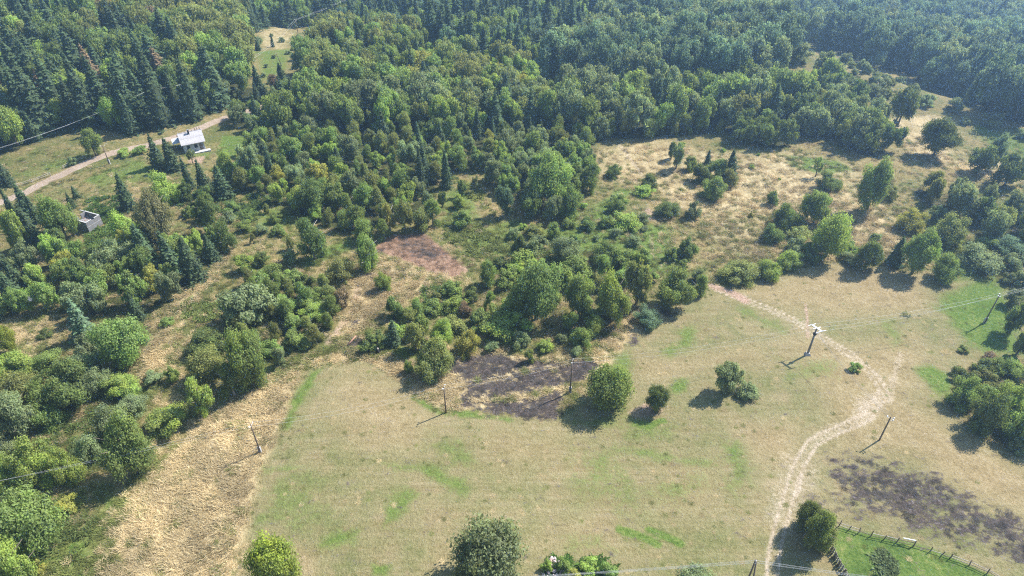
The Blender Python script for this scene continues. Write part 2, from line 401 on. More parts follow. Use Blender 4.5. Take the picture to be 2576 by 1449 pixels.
PATCH = [
 ('mown', 'p', FIELD, 0, 2.4, 1.0),
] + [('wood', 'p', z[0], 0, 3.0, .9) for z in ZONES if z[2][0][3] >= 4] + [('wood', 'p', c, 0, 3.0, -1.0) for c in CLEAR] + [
 ('straw', 'p', STRAW, 0, 3.5, 1.0),
 ('straw', 'p', [(760, 925), (840, 880), (960, 880), (1040, 920), (1110, 1000), (1160, 1020), (1110, 1036), (1040, 990), (990, 945), (930, 910), (830, 910)], 0, 1.5, .9),
 ('straw', 'p', [(1480, 890), (1560, 790), (1640, 760), (1680, 800), (1590, 850), (1530, 930), (1490, 960)], 0, 1.5, .8),
 ('straw', 'p', [(1110, 1036), (1200, 1030), (1290, 1045), (1400, 1055), (1430, 960), (1510, 905), (1430, 890), (1150, 890), (1100, 930)], 0, 1.5, .7),
 ('straw', 'p', RIDGE, 0, 6, .54),
 ('straw', 'p', [(1850, 390), (2000, 400), (2170, 480), (2250, 580), (2080, 560), (1900, 520), (1830, 560), (1760, 520)], 0, 6, .62),
 ('straw', 'p', [(2215, 300), (2330, 280), (2420, 300), (2400, 400), (2580, 400), (2600, 470), (2420, 440), (2300, 390), (2230, 345)], 0, 4, .62),
 ('straw', 'p', [(380, 800), (560, 640), (600, 600), (560, 690), (470, 800), (400, 940), (350, 960), (370, 870)], 0, 2, .6),
 ('straw', 'p', [(0, 830), (120, 800), (170, 830), (120, 900), (0, 900)], 0, 2, .5),
 ('straw', 'p', [(880, 700), (980, 640), (1160, 690), (1200, 720), (1000, 750), (880, 870), (830, 870), (860, 780)], 0, 2, .6),
 ('straw', 'p', [(640, 80), (700, 60), (760, 90), (720, 130), (650, 120)], 0, 6, .5),
 ('green', 'p', [(640, 130), (740, 120), (735, 170), (660, 215), (640, 180)], 0, 5, .65),
 ('green', 'p', [(2440, 300), (2576, 330), (2640, 420), (2500, 370), (2430, 330)], 0, 5, .62),
 ('green', 'p', [(40, 440), (160, 400), (260, 380), (110, 450)], 0, 2, .55),
 ('green', 'p', [(190, 460), (330, 400), (420, 420), (400, 460), (250, 470)], 0, 2, .6),
 ('green', 'p', [(560, 340), (640, 345), (600, 400), (540, 390)], 0, 1.5, .9),
 ('green', 'p', [(460, 385), (540, 380), (520, 400), (460, 405)], 0, 1, .6),
 ('green', 'p', [(730, 1000), (775, 935), (815, 925), (790, 965), (755, 1025), (728, 1090), (705, 1085)], 0, 1.5, .72),
 ('green', 'l', [(1045, 1000), (1090, 1028), (1115, 1038), (1180, 1042), (1280, 1055)], 1.0, 1.2, .75),
 ('green', 'p', [(955, 1160), (1030, 1165), (1075, 1160), (1130, 1190), (1180, 1200), (1182, 1255), (1140, 1240), (1050, 1190), (980, 1190)], 0, 2, .66),
 ('green', 'p', [(985, 1235), (1040, 1215), (1070, 1240), (1025, 1290), (985, 1330), (945, 1340), (960, 1280)], 0, 2, .66),
 ('green', 'p', [(780, 1370), (850, 1330), (920, 1325), (895, 1375), (800, 1390)], 0, 2, .66),
 ('tan', 'p', [(1780, 745), (2080, 665), (2330, 690), (2340, 780), (2200, 800), (2000, 790), (1880, 760)], 0, 7, .80),
 ('tan', 'p', [(1980, 850), (2150, 870), (2300, 820), (2340, 900), (2300, 1010), (2420, 1100), (2640, 1200), (2660, 1300), (2480, 1280), (2300, 1160), (2100, 1140), (2060, 1000)], 0, 7, .85),
 ('tan', 'p', [(1560, 880), (1700, 900), (1900, 860), (1960, 920), (1780, 930), (1650, 960), (1580, 940)], 0, 6, .75),
 ('tan', 'p', [(860, 940), (1000, 960), (1100, 1060), (1050, 1140), (880, 1120), (820, 1040)], 0, 8, .72),
 ('tan', 'p', [(1180, 1080), (1420, 1090), (1420, 1180), (1250, 1200)], 0, 8, .62),
 ('tan', 'p', [(1640, 1150), (1800, 1140), (1830, 1280), (1720, 1330), (1640, 1290)], 0, 7, .62),
 ('tan', 'p', [(1840, 1060), (2010, 1060), (2000, 1180), (1900, 1150)], 0, 6, .85),
 ('tan', 'p', [(740, 1360), (800, 1400), (790, 1460), (740, 1440)], 0, 3, .9),
 ('tan', 'p', [(1300, 1370), (1420, 1300), (1600, 1290), (1560, 1370), (1350, 1420)], 0, 7, .6),
 ('green', 'p', [(660, 1200), (800, 1190), (860, 1270), (780, 1330), (640, 1330)], 0, 8, .54),
 ('green', 'p', [(1080, 1080), (1190, 1100), (1240, 1200), (1150, 1190), (1060, 1130)], 0, 7, .52),
 ('green', 'p', [(1440, 1130), (1560, 1110), (1640, 1260), (1560, 1320), (1420, 1240)], 0, 8, .54),
 ('green', 'p', [(656, 1165), (720, 1168), (800, 1172), (700, 1195), (650, 1200)], 0, 1.5, .6),
 ('green', 'p', [(640, 1250), (800, 1270), (780, 1340), (620, 1330)], 0, 5, .50),
 ('green', 'p', [(930, 1410), (990, 1420), (970, 1449), (930, 1449)], 0, 1.2, .75),
 ('green', 'p', [(1390, 1340), (1520, 1340), (1560, 1390), (1430, 1400)], 0, 4, .55),
 ('green', 'p', [(1558, 1125), (1640, 1120), (1700, 1140), (1800, 1160), (1790, 1180), (1690, 1170), (1590, 1155)], 0, 2.5, .66),
 ('green', 'p', [(1640, 1190), (1760, 1180), (1800, 1230), (1700, 1290), (1620, 1250)], 0, 6, .55),
 ('green', 'p', [(1800, 1110), (1870, 1090), (1895, 1180), (1880, 1260), (1820, 1230)], 0, 4, .62),
 ('green', 'p', [(1560, 1000), (1640, 1060), (1840, 1090), (1600, 1110), (1420, 1075)], 0, 5, .52),
 ('green', 'l', [(1558, 1332), (1600, 1345), (1655, 1370)], .8, .7, .95),
 ('green', 'l', [(1632, 1332), (1670, 1348), (1712, 1368)], .7, .7, .95),
 ('green', 'p', [(1528, 950), (1540, 890), (1590, 875), (1610, 920), (1590, 950)], 0, 3, .66),
 ('green', 'p', [(1645, 890), (1700, 850), (1710, 815), (1765, 830), (1750, 870), (1690, 905)], 0, 3, .66),
 ('green', 'p', [(1670, 990), (1690, 950), (1735, 950), (1730, 985), (1700, 1000)], 0, 2, .7),
 ('green', 'l', [(1600, 1066), (1630, 1070), (1668, 1058)], .9, .8, .9),
 ('green', 'p', [(2340, 770), (2420, 715), (2500, 690), (2545, 760), (2575, 890), (2480, 895), (2420, 850), (2385, 800)], 0, 4, .9),
 ('lush', 'p', [(2370, 790), (2430, 730), (2500, 705), (2540, 760), (2565, 880), (2490, 890), (2430, 850)], 0, 5, .60),
 ('lush', 'p', [(2310, 930), (2345, 918), (2395, 950), (2395, 1000), (2360, 990)], 0, 3, .56),
 ('green', 'p', [(2295, 930), (2340, 910), (2400, 945), (2400, 1005), (2360, 1000)], 0, 3, .85),
 ('green', 'p', [(2195, 800), (2260, 800), (2300, 880), (2240, 880)], 0, 5, .6),
 ('green', 'p', [(1850, 760), (1990, 820), (1990, 850), (1850, 790)], 0, 4, .6),
 ('green', 'p', [(1960, 900), (2110, 900), (2130, 960), (1980, 960)], 0, 5, .55),
 ('green', 'p', [(2330, 640), (2420, 600), (2480, 700), (2400, 720)], 0, 4, .75),
 ('green', 'p', [(1980, 390), (2100, 400), (2160, 430), (2060, 440), (1990, 420)], 0, 3, .8),
 ('green', 'p', [(1490, 520), (1560, 470), (1600, 480), (1540, 540), (1490, 560)], 0, 3, .85),
 ('green', 'p', [(1600, 560), (1680, 560), (1700, 640), (1740, 700), (1640, 690), (1560, 640), (1420, 640), (1330, 600), (1400, 560)], 0, 4, .75),
 ('green', 'p', [(1110, 470), (1200, 480), (1220, 560), (1320, 540), (1330, 640), (1180, 660), (1120, 590), (1090, 570)], 0, 4, .62),
 ('green', 'p', [(740, 660), (880, 590), (900, 620), (780, 680)], 0, 3, .8),
 ('green', 'p', [(880, 880), (960, 860), (1080, 880), (1040, 905), (900, 900)], 0, 2, .85),
 ('green', 'p', [(0, 1449), (60, 1300), (200, 1320), (290, 1449), (240, 1600), (0, 1600)], 0, 3, .75),
 ('green', 'p', [(180, 1330), (270, 1240), (360, 1190), (320, 1270), (280, 1380), (300, 1600), (200, 1600)], 0, 5, .62),
 ('green', 'p', [(200, 1120), (360, 960), (440, 900), (380, 1040), (240, 1210)], 0, 4, .55),
 ('green', 'p', [(560, 500), (760, 520), (760, 580), (600, 590)], 0, 4, .6),
 ('lush', 'p', [(2092, 1385), (2112, 1322), (2160, 1337), (2240, 1350), (2320, 1372), (2395, 1400), (2500, 1449), (2700, 1560), (2140, 1560), (2125, 1449)], 0, 1.4, 1.0),
 ('lush', 'p', [(1365, 1405), (1440, 1402), (1510, 1420), (1560, 1449), (1380, 1470)], 0, 1.0, .7),
 ('burn', 'p', [(1112, 918), (1130, 905), (1230, 888), (1330, 905), (1420, 915), (1440, 903), (1500, 903), (1510, 922), (1480, 948), (1440, 965), (1425, 985), (1400, 1056), (1350, 1056), (1280, 1045), (1190, 1030), (1148, 1018), (1160, 1000), (1180, 975), (1150, 960), (1118, 938)], 0, 1.2, .80),
 ('burn', 'l', [(1200, 1010), (1300, 1000), (1380, 985), (1430, 972)], 1.1, 1.0, -.45),
 ('burn', 'l', [(1140, 945), (1200, 960), (1300, 938), (1400, 925)], .8, 1.0, -.30),
 ('burn', 'p', [(2072, 1195), (2090, 1160), (2130, 1148), (2250, 1160), (2330, 1172), (2400, 1220), (2470, 1270), (2540, 1290), (2600, 1340), (2560, 1400), (2470, 1370), (2420, 1375), (2300, 1345), (2220, 1300), (2130, 1290), (2060, 1278), (2036, 1255), (2110, 1240)], 0, 4.0, .60),
 ('burn', 'p', [(2470, 1265), (2530, 1278), (2600, 1320), (2680, 1440), (2570, 1440), (2510, 1375)], 0, 3, .62),
 ('burn', 'p', [(1655, 778), (1685, 775), (1695, 800), (1668, 795)], 0, .7, .85),
 ('burn', 'p', [(1602, 838), (1572, 842), (1588, 866), (1606, 868)], 0, .8, .62),
 ('burn', 'p', [(1606, 1020), (1650, 1030), (1645, 1052), (1600, 1050)], 0, .8, .55),
 ('burn', 'p', [(1005, 597), (1060, 592), (1110, 625), (1130, 655), (1060, 650), (1000, 625)], 0, 2, .62),
 ('burn', 'p', [(865, 862), (905, 850), (915, 868), (880, 872)], 0, .8, .8),
 ('burn', 'p', [(918, 685), (945, 683), (940, 700), (915, 700)], 0, .8, .75),
 ('burn', 'p', [(948, 626), (968, 624), (966, 640), (950, 638)], 0, .8, .75),
 ('burn', 'p', [(880, 805), (910, 802), (905, 818), (885, 818)], 0, .8, .7),
 ('red', 'p', [(980, 592), (1065, 588), (1105, 620), (1175, 680), (1150, 697), (1095, 690), (1045, 665), (980, 640), (945, 625)], 0, 2.0, 1.2),
 ('red', 'p', [(1120, 910), (1240, 890), (1300, 900), (1230, 915)], 0, 1.5, .5),
 ('dirt', 'l', [(1790, 720), (1840, 736), (1875, 756)], 1.6, 1.5, .68),
 ('dirt', 'l', [(2026, 765), (2030, 800), (2032, 850)], .45, .6, .7),
 ('dirt', 'l', [(1630, 530), (1640, 550)], 2.0, 2.5, .6),
 ('dirt', 'l', [(1638, 590), (1642, 640), (1668, 672)], .9, 1.2, .52),
 ('dirt', 'p', [(1570, 1035), (1620, 1010), (1690, 1020), (1660, 1050), (1590, 1055)], 0, 1.5, .6),
 ('dirt', 'p', [(740, 1400), (770, 1380), (760, 1440)], 0, 1.5, .5),
 ('dirt', 'l', [(830, 860), (860, 820), (890, 780), (900, 720)], 1.5, 1.5, .5),
 ('dirt', 'p', [(470, 395), (520, 390), (510, 412), (470, 412)], 0, .8, .6),
 ('track', 'r', TRACK, .80, .50, .88),
 ('track', 'l', TRACK, 1.4, 2.2, .44),
 ('track', 'p', [(2150, 1000), (2235, 975), (2245, 1010), (2190, 1060), (2110, 1095), (2040, 1130), (2020, 1120), (2060, 1075), (2140, 1050)], 0, 3.0, .66),
 ('track', 'l', [(2265, 890), (2245, 960), (2238, 1010)], .9, 1.2, .55),
 ('track', 'l', [(2015, 1170), (1990, 1240), (1970, 1300)], 4.0, 3, .42),
 ('track', 'l', [(2012, 1200), (2005, 1240)], .5, .4, .95),
 ('track', 'l', [(1565, 362), (1600, 405), (1625, 440)], .5, .6, -.5),
 ('track', 'l', [(1556, 362), (1590, 405), (1618, 442)], .7, .7, .6),
 ('track', 'l', [(1552, 455), (1612, 457)], .6, .6, .6),
 ('track', 'l', [(2330, 910), (2380, 940), (2420, 975)], .35, .4, .5),
 ('road', 'l', ROAD, 1.65, .5, 1.0),
]
ATTRS = ['wood', 'tan', 'mown', 'straw', 'green', 'lush', 'burn', 'red', 'dirt', 'track', 'road']

def cover(x, y):
    A = {k: np.zeros(x.shape) for k in ATTRS}
    for name, typ, pp, wd, soft, st in PATCH:
        g = gpts(pp)
        gx = [p[0] for p in g]; gy = [p[1] for p in g]
        pad = wd + soft + 1
        s = (x > min(gx) - pad) & (x < max(gx) + pad) & (y > min(gy) - pad) & (y < max(gy) + pad)
        if not s.any(): continue
        xs, ys = x[s], y[s]
        d = segdist(xs, ys, g, typ == 'p')
        d = np.where(inpoly(xs, ys, g), d, -d) if typ == 'p' else (wd - d if typ == 'l' else .32 - np.abs(d - wd))
        v = st * sst(-soft, soft, d)
        a = A[name]
        if st < 0: a[s] = np.clip(a[s] + v, 0, 1)
        else: a[s] = np.maximum(a[s], v)
    return A

def ground_material():
    g = N('meadow_ground')
    P = g.pos()
    a = {k: g.attr(k).outputs['Fac'] for k in ATTRS}
    n1, n2, n3 = g.noise(.035, 4, .6, P), g.noise(.22, 5, .65, P), g.noise(1.6, 4, .7, P)
    n4 = g.noise(4.2, 3, .7, P)
    streak = g.noise(.5, 4, .65, g.mapv(P, (1.6, .35, 1), (0, 0, .5)))
    def mask(at_, amp, sharp, nz):
        t = g.math('ADD', at_, g.math('MULTIPLY', g.math('SUBTRACT', nz, .5), amp))
        return g.math('ADD', g.math('MULTIPLY', g.math('SUBTRACT', t, .5), sharp), .5, True)
    def stretch(v, k): return g.math('ADD', g.math('MULTIPLY', g.math('SUBTRACT', v, .5), k), .5, True)
    fine = stretch(g.math('ADD', g.math('MULTIPLY', n3, .55), g.math('MULTIPLY', n4, .45)), 2.3)
    mid = stretch(g.math('ADD', g.math('MULTIPLY', n2, .55), g.math('MULTIPLY', fine, .45)), 1.35)
    # rough grassland
    rough = g.ramp(mid, [(.30, (.16, .145, .055)), (.45, (.30, .235, .10)), (.56, (.40, .31, .15)), (.70, (.50, .405, .23))])
    rg = g.ramp(fine, [(.3, (.085, .105, .030)), (.7, (.22, .225, .075))])
    rough = g.mix(mask(n1, 1.0, 4, n2), rough, rg)
    # short mown grass
    mown = g.ramp(mid, [(.22, (.20, .158, .070)), (.42, (.305, .245, .118)), (.58, (.395, .320, .170)), (.78, (.51, .425, .265))])
    mow = g.noise(.9, 3, .6, g.mapv(P, (.10, 1.5, 1), (0, 0, .42)))
    mown = g.mix(g.math('MULTIPLY', stretch(mow, 3.0), .45), mown, (.56, .46, .30))
    mow2 = g.noise(.30, 4, .6, g.mapv(P, (.12, 1.3, 1), (0, 0, .42)))
    mown = g.mix(g.math('MULTIPLY', stretch(mow2, 3.2), .38), mown, (.205, .175, .075))
    tn = g.ramp(mid, [(.22, (.23, .168, .080)), (.5, (.385, .292, .155)), (.78, (.54, .435, .275))])
    mown_t = tn
    mg = g.ramp(fine, [(.2, (.105, .130, .040)), (.8, (.265, .265, .105))])
    mown = g.mix(g.math('MULTIPLY', mask(g.noise(.05, 5, .62, P), 1.2, 2.2, n2), .85), mown, mg)
    mown = g.mix(g.math('MULTIPLY', mask(a['tan'], 1.0, 1.8, n2), .8), mown, mown_t)
    c = g.mix(mask(a['mown'], 1.1, 3.2, mid), rough, mown)
    st = g.ramp(g.math('ADD', g.math('MULTIPLY', streak, .6), g.math('MULTIPLY', fine, .4)), [(.28, (.30, .225, .110)), (.44, (.50, .385, .205)), (.56, (.66, .525, .30)), (.70, (.80, .67, .44))])
    c = g.mix(mask(a['straw'], .9, 2.5, n2), c, st)
    gr = g.ramp(fine, [(.2, (.070, .130, .020)), (.5, (.135, .215, .042)), (.8, (.27, .31, .095))])
    c = g.mix(g.math('MULTIPLY', mask(a['green'], .95, 2.6, mid), .95), c, gr)
    lu = g.ramp(stretch(g.math('ADD', g.math('MULTIPLY', n2, .6), g.math('MULTIPLY', fine, .4)), 1.8), [(.15, (.045, .095, .018)), (.4, (.085, .165, .028)), (.62, (.16, .235, .05)), (.85, (.29, .30, .10))])
    c = g.mix(g.math('MULTIPLY', mask(a['lush'], .7, 2.6, mid), .92), c, lu)
    rd = g.ramp(mid, [(.2, (.10, .060, .045)), (.42, (.28, .165, .110)), (.58, (.42, .27, .18)), (.8, (.60, .45, .31))])
    c = g.mix(mask(a['red'], .8, 3, mid), c, rd)
    bu = g.ramp(fine, [(.2, (.034, .027, .024)), (.5, (.088, .069, .062)), (.7, (.16, .130, .118)), (.88, (.33, .285, .265))])
    bn = g.math('ADD', g.math('MULTIPLY', g.noise(.33, 6, .68, g.mapv(P, (1, 1.7, 1), (0, 0, -.5))), .72), g.math('MULTIPLY', fine, .28))
    c = g.mix(mask(a['burn'], 3.6, 3.0, bn), c, bu)
    tr = g.ramp(fine, [(.3, (.42, .335, .23)), (.7, (.66, .55, .42))])
    c = g.mix(g.math('MULTIPLY', mask(a['track'], .55, 2.4, mid), .9), c, tr)
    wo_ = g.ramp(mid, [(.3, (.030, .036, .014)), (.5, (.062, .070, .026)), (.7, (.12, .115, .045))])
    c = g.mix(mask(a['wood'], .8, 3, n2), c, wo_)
    di = g.ramp(fine, [(.3, (.34, .215, .15)), (.7, (.60, .43, .33))])
    c = g.mix(mask(a['dirt'], .7, 3, mid), c, di)
    ro = g.ramp(mid, [(.25, (.36, .27, .195)), (.75, (.58, .46, .36))])
    c = g.mix(mask(a['road'], .35, 5, n2), c, ro)
    bump = g.math('ADD', g.math('MULTIPLY', n2, 1.2), fine)
    c = g.mix(1.0, c, (.665, .655, .64), 'MULTIPLY')
    return g.surf(c, .95, .05, bump, .7, .3)

M_GROUND = ground_material()

# one sheet of land, finer near the camera; stretches of it that are road, track or burnt ground are cut out as pieces of their own
ys = [-120.0]
while ys[-1] < 1700:
    y = ys[-1]
    ys.append(y + (6 if y < 24 else .46 + .0036 * max(0, y - 40) + (.02 * max(0, y - 520))))
ys = np.array(ys)
us = np.linspace(-1, 1, 580)
us = np.sign(us) * (.86 * np.abs(us) + .14 * np.abs(us) ** 4)
YY, UU = np.meshgrid(ys, us, indexing='ij')
XX = UU * (np.clip(YY, 0, None) * .86 + 105)
ZZ = hgt(XX, YY)
A = cover(XX.ravel(), YY.ravel())
# tufts and hollows of the uncut land give it a little relief
rough_m = (1 - A['mown']).reshape(XX.shape) * (1 - A['road']).reshape(XX.shape)
ZZ = ZZ + rough_m * .14 * (np.sin(XX * 1.9 + 2 * np.sin(YY * .8)) * np.sin(YY * 1.7 + 1.5 * np.sin(XX * .6)))
nr, nc = XX.shape
idx = np.arange(nr * nc).reshape(nr, nc)
Q = np.stack([idx[:-1, :-1], idx[:-1, 1:], idx[1:, 1:], idx[1:, :-1]], -1).reshape(-1, 4)
V = np.stack([XX, YY, ZZ], -1).reshape(-1, 3)
gx_ = np.gradient(ZZ, axis=1) / np.gradient(XX, axis=1)
gy_ = (np.gradient(ZZ, axis=0)) / np.gradient(YY, axis=0)
NRM = np.stack([-gx_, -gy_, np.ones_like(gx_)], -1).reshape(-1, 3)
NRM /= np.linalg.norm(NRM, axis=1, keepdims=True)
fa = {k: A[k][Q].mean(1) for k in ATTRS}
cls = np.zeros(len(Q), int)
cls[fa['lush'] > .85] = 4
cls[fa['burn'] > .45] = 3
cls[(fa['track'] > .45) & (fa['burn'] < .4)] = 2
cls[fa['dirt'] > .55] = 5
cls[fa['road'] > .5] = 1
LAND = [('ground', 'rolling meadow land with dry grass and green patches', 'ground'), ('dirt_road', 'pale dirt road climbing past the white roofed house', 'road'),
        ('field_track', 'worn pale vehicle track winding through the mown field', 'track'), ('burnt_ground', 'blackened patches of burnt grass beside the mown field', 'burnt ground'),
        ('enclosure_lawn', 'bright green grass inside the fenced enclosure', 'lawn'), ('bare_soil', 'reddish bare soil patches in the meadows', 'soil')]
for k, (nm, lb, ct) in enumerate(LAND):
    q = Q[cls == k]
    if not len(q): continue
    used = np.unique(q)
    remap = np.full(len(V), -1); remap[used] = np.arange(len(used))
    me = mesh_np(nm, V[used], quads=remap[q], mat=M_GROUND, smooth=True)
    for a_ in ATTRS:
        at_ = me.attributes.new(a_, 'FLOAT', 'POINT')
        at_.data.foreach_set('value', A[a_][used].astype(np.float32))
    me.normals_split_custom_set_from_vertices(NRM[used].tolist())
    tag(mobj(nm, me), lb, ct, kind='structure')
# ------------------------------------------------------------------ plant models (unit crown radius, unit height), many small leaf faces each
def quads_from(c, nrm, half, asp, r):
    n = len(c)
    t = r.normal(size=(n, 3)); t -= nrm * (t * nrm).sum(1, keepdims=True)
    t /= np.linalg.norm(t, axis=1, keepdims=True) + 1e-9
    b = np.cross(nrm, t)
    hs = (half * r.uniform(.65, 1.35, n))[:, None]
    v = np.stack([c - t * hs, c - b * hs * asp, c + t * hs * 1.1, c + b * hs * asp], 1).reshape(-1, 3)
    return v, np.arange(n * 4).reshape(n, 4)

def unit(v): return v / (np.linalg.norm(v, axis=-1, keepdims=True) + 1e-9)

_ico = None
def ico():
    global _ico
    if _ico is None:
        import bmesh
        bm = bmesh.new(); bmesh.ops.create_icosphere(bm, subdivisions=2, radius=1)
        _ico = (np.array([v.co[:] for v in bm.verts]), np.array([[v.index for v in f.verts] for f in bm.faces]))
        bm.free()
    return _ico

def assemble(name, parts, cores, r):
    vs, qs, vt, k = [], [], [], 0
    for v, q, w in parts:
        vs.append(v); qs.append(q + k); k += len(v); vt.append(w)
    q = np.concatenate(qs)
    tv, tt = [], []
    for c, rad in cores:
        iv, it = ico()
        v = iv * rad * (1 + .18 * r.normal(size=(len(iv), 1))) + c
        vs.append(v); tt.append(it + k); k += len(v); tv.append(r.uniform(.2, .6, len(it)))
    t = np.concatenate(tt) if tt else None
    va = np.concatenate(vt + tv) if tv else np.concatenate(vt)
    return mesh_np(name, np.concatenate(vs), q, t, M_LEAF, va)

def crown_lobes(seed, kind, nl, nleaf, half):
    """ragged crown: a few uneven sub-crowns, each a cloud of leafy boughs. kind: tree / bush / birch / sparse"""
    r = np.random.default_rng(seed)
    zc, az = {'bush': (.46, .52), 'birch': (.54, .47), 'sparse': (.66, .34), 'round': (.52, .47)}.get(kind, (.58, .42))
    ns = {'birch': 2, 'sparse': 3, 'bush': 4}.get(kind, 3) + int(r.integers(0, 2))
    if kind == 'round': ns = 1
    subs = []
    for k in range(ns):
        a = 6.283 * k / ns + r.uniform(-.6, .6)
        off = r.uniform(.22, .50) * (.55 if kind == 'birch' else 1)
        top = r.uniform(-.30, .22) if k else .25
        R = r.uniform(.46, .66)
        if kind == 'round': off, top, R = .04, 0.0, .72
        subs.append((np.array([off * math.cos(a), off * math.sin(a), top]), R, r.uniform(.85, 1.35)))
    L, D, LR = [], [], []
    for i in range(nl):
        c, R, vz = subs[i % ns]
        d = unit(r.normal(size=3) + np.array([0, 0, .18]))
        p = c + d * np.array([R, R, R * vz]) * r.uniform(.45, 1.08)
        if kind == 'birch': p[:2] *= np.clip(1.0 - (p[2] + .5) * .42, .25, 1.15)
        if kind == 'bush': p[2] = max(p[2], -.62 + .25 * r.uniform()) if r.uniform() < .8 else -.62
        L.append(p); D.append(unit(p - np.array([0, 0, -.35]))); LR.append(r.uniform(.13, .33) * (.8 if kind in ('sparse', 'birch') else 1))
    L, D, LR = np.array(L), np.array(D), np.array(LR)
    parts, cores, allc = [], [], []
    per = (LR ** 2 / (LR ** 2).sum() * nleaf).astype(int)
    raw = []
    for i in range(nl):
        m = int(per[i] * 1.35) + 6
        dd = unit(r.normal(size=(m, 3)) + np.array([0, 0, .30]) + D[i] * .55)
        el = 1 + .55 * np.clip((dd * D[i]).sum(1), 0, 1)                 # boughs reach outwards
        rr = LR[i] * (1 - .5 * r.uniform(0, 1, m) ** 2.0) * r.uniform(.75, 1.30, m) * el
        c = L[i] + dd * rr[:, None]
        keep = np.ones(m, bool)
        for j in range(nl):
            if j != i: keep &= np.linalg.norm(c - L[j], axis=1) > LR[j] * .62
        raw.append((c[keep], dd[keep], r.uniform(-.22, .22)))
    allc = np.concatenate([x[0] for x in raw])
    ctr = np.array([np.median(allc[:, 0]), np.median(allc[:, 1]), 0])
    rad = np.percentile(np.linalg.norm(allc[:, :2] - ctr[:2], axis=1), 96.5)
    z0, z1 = np.percentile(allc[:, 2], 1.5), np.percentile(allc[:, 2], 99.3)
    def fit(p):
        q = (p - ctr) / rad
        q[..., 2] = zc + az * (2 * (p[..., 2] - z0) / (z1 - z0) - 1)
        return q
    kz = az * 2 / (z1 - z0)
    for i, (c, dd, lt) in enumerate(raw):
        if not len(c): continue
        nr_ = unit(dd + r.normal(size=c.shape) * (.5 if kind != 'birch' else .65))
        cc = fit(c)
        ok = cc[:, 2] > .0
        v, q = quads_from(cc[ok], nr_[ok], half, .62 if kind != 'birch' else .42, r)
        v = v.reshape(-1, 4, 3); m = v.mean(1, keepdims=True); dv = v - m; dv[..., 2] *= .62; v = (m + dv).reshape(-1, 3)
        parts.append((v, q, np.clip(r.uniform(.15, .85, len(q)) + lt, 0, 1)))
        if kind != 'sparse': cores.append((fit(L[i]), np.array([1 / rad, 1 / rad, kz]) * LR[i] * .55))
    return assemble(kind + '_foliage', parts, cores, r)

def crown_spruce(seed, whorls=22, slim=1.0, dead=0.0):
    r = np.random.default_rng(seed)
    pw = r.uniform(.66, .9); lop = r.uniform(0, 6.28)
    parts = []
    C, Nn, HV = [], [], []
    for w in range(whorls):
        t = (w + r.uniform(-.25, .25)) / whorls
        z = .07 + .90 * t
        R = (1 - t) ** pw * slim * r.uniform(.78, 1.12) + .02
        nb = max(5, int(13 * (1 - t) + 5))
        a0 = r.uniform(0, 6.28)
        for b in range(nb):
            a = a0 + 6.283 * b / nb + r.normal() * .16
            Rb = R * r.uniform(.55, 1.2) * (1 + .16 * math.cos(a - lop))
            ns = max(3, int(15 * Rb + 4))
            s = np.sort(r.uniform(.12, 1.0, ns))
            wd = (.30 * (1 - .72 * s)) * (.35 + Rb * .65)
            off = r.uniform(-1, 1, ns) * wd
            x = np.cos(a) * s * Rb - np.sin(a) * off
            y = np.sin(a) * s * Rb + np.cos(a) * off
            zz = z - (.055 + .05 * r.uniform()) * Rb * s ** 1.3 + .025 * Rb * s ** 4 - np.abs(off) * .08 + r.normal(size=ns) * .004
            C.append(np.stack([x, y, zz], 1))
            nrm = np.stack([np.cos(a) * .30 + r.normal(size=ns) * .3, np.sin(a) * .30 + r.normal(size=ns) * .3, np.full(ns, .9)], 1)
            Nn.append(unit(nrm)); HV.append(np.full(ns, r.uniform(.1, .9)))
    c, nr_, hv = np.concatenate(C), np.concatenate(Nn), np.concatenate(HV)
    v, q = quads_from(c, nr_, .105, .5, r)
    v = v.reshape(-1, 4, 3); m = v.mean(1, keepdims=True); dv = v - m; dv[..., 2] *= .32; v = (m + dv).reshape(-1, 3)
    parts.append((v, q, np.clip(hv + r.uniform(-.2, .2, len(q)), 0, 1)))
    # leader shoot
    n = 24
    c = np.stack([r.normal(size=n) * .02, r.normal(size=n) * .02, r.uniform(.9, 1.0, n)], 1)
    v, q = quads_from(c, unit(r.normal(size=(n, 3))), .045, .5, r)
    v = v.reshape(-1, 4, 3); m = v.mean(1, keepdims=True); dv = v - m; dv[..., 2] *= .3; v = (m + dv).reshape(-1, 3)
    parts.append((v, q, r.uniform(.3, .9, n)))
    # needle-covered inner boughs around the stem
    tv, tt = [], []
    k = 12
    rings = 9
    for i in range(rings):
        t = i / (rings - 1)
        for j in range(k):
            a = 6.283 * j / k
            R = .60 * slim * (1 - t) ** .9 * (1 + .22 * r.normal()) + .004
            tv.append((R * math.cos(a), R * math.sin(a), .08 + .86 * t + .01 * r.normal()))
    for i in range(rings - 1):
        for j in range(k):
            p, q2 = i * k + j, i * k + (j + 1) % k
            tt.append((p, q2, q2 + k, p + k))
    tv, tt = np.array(tv), np.array(tt)
    parts.append((tv, tt, r.uniform(.1, .5, len(tt))))
    return assemble('spruce_foliage', parts, [], r)

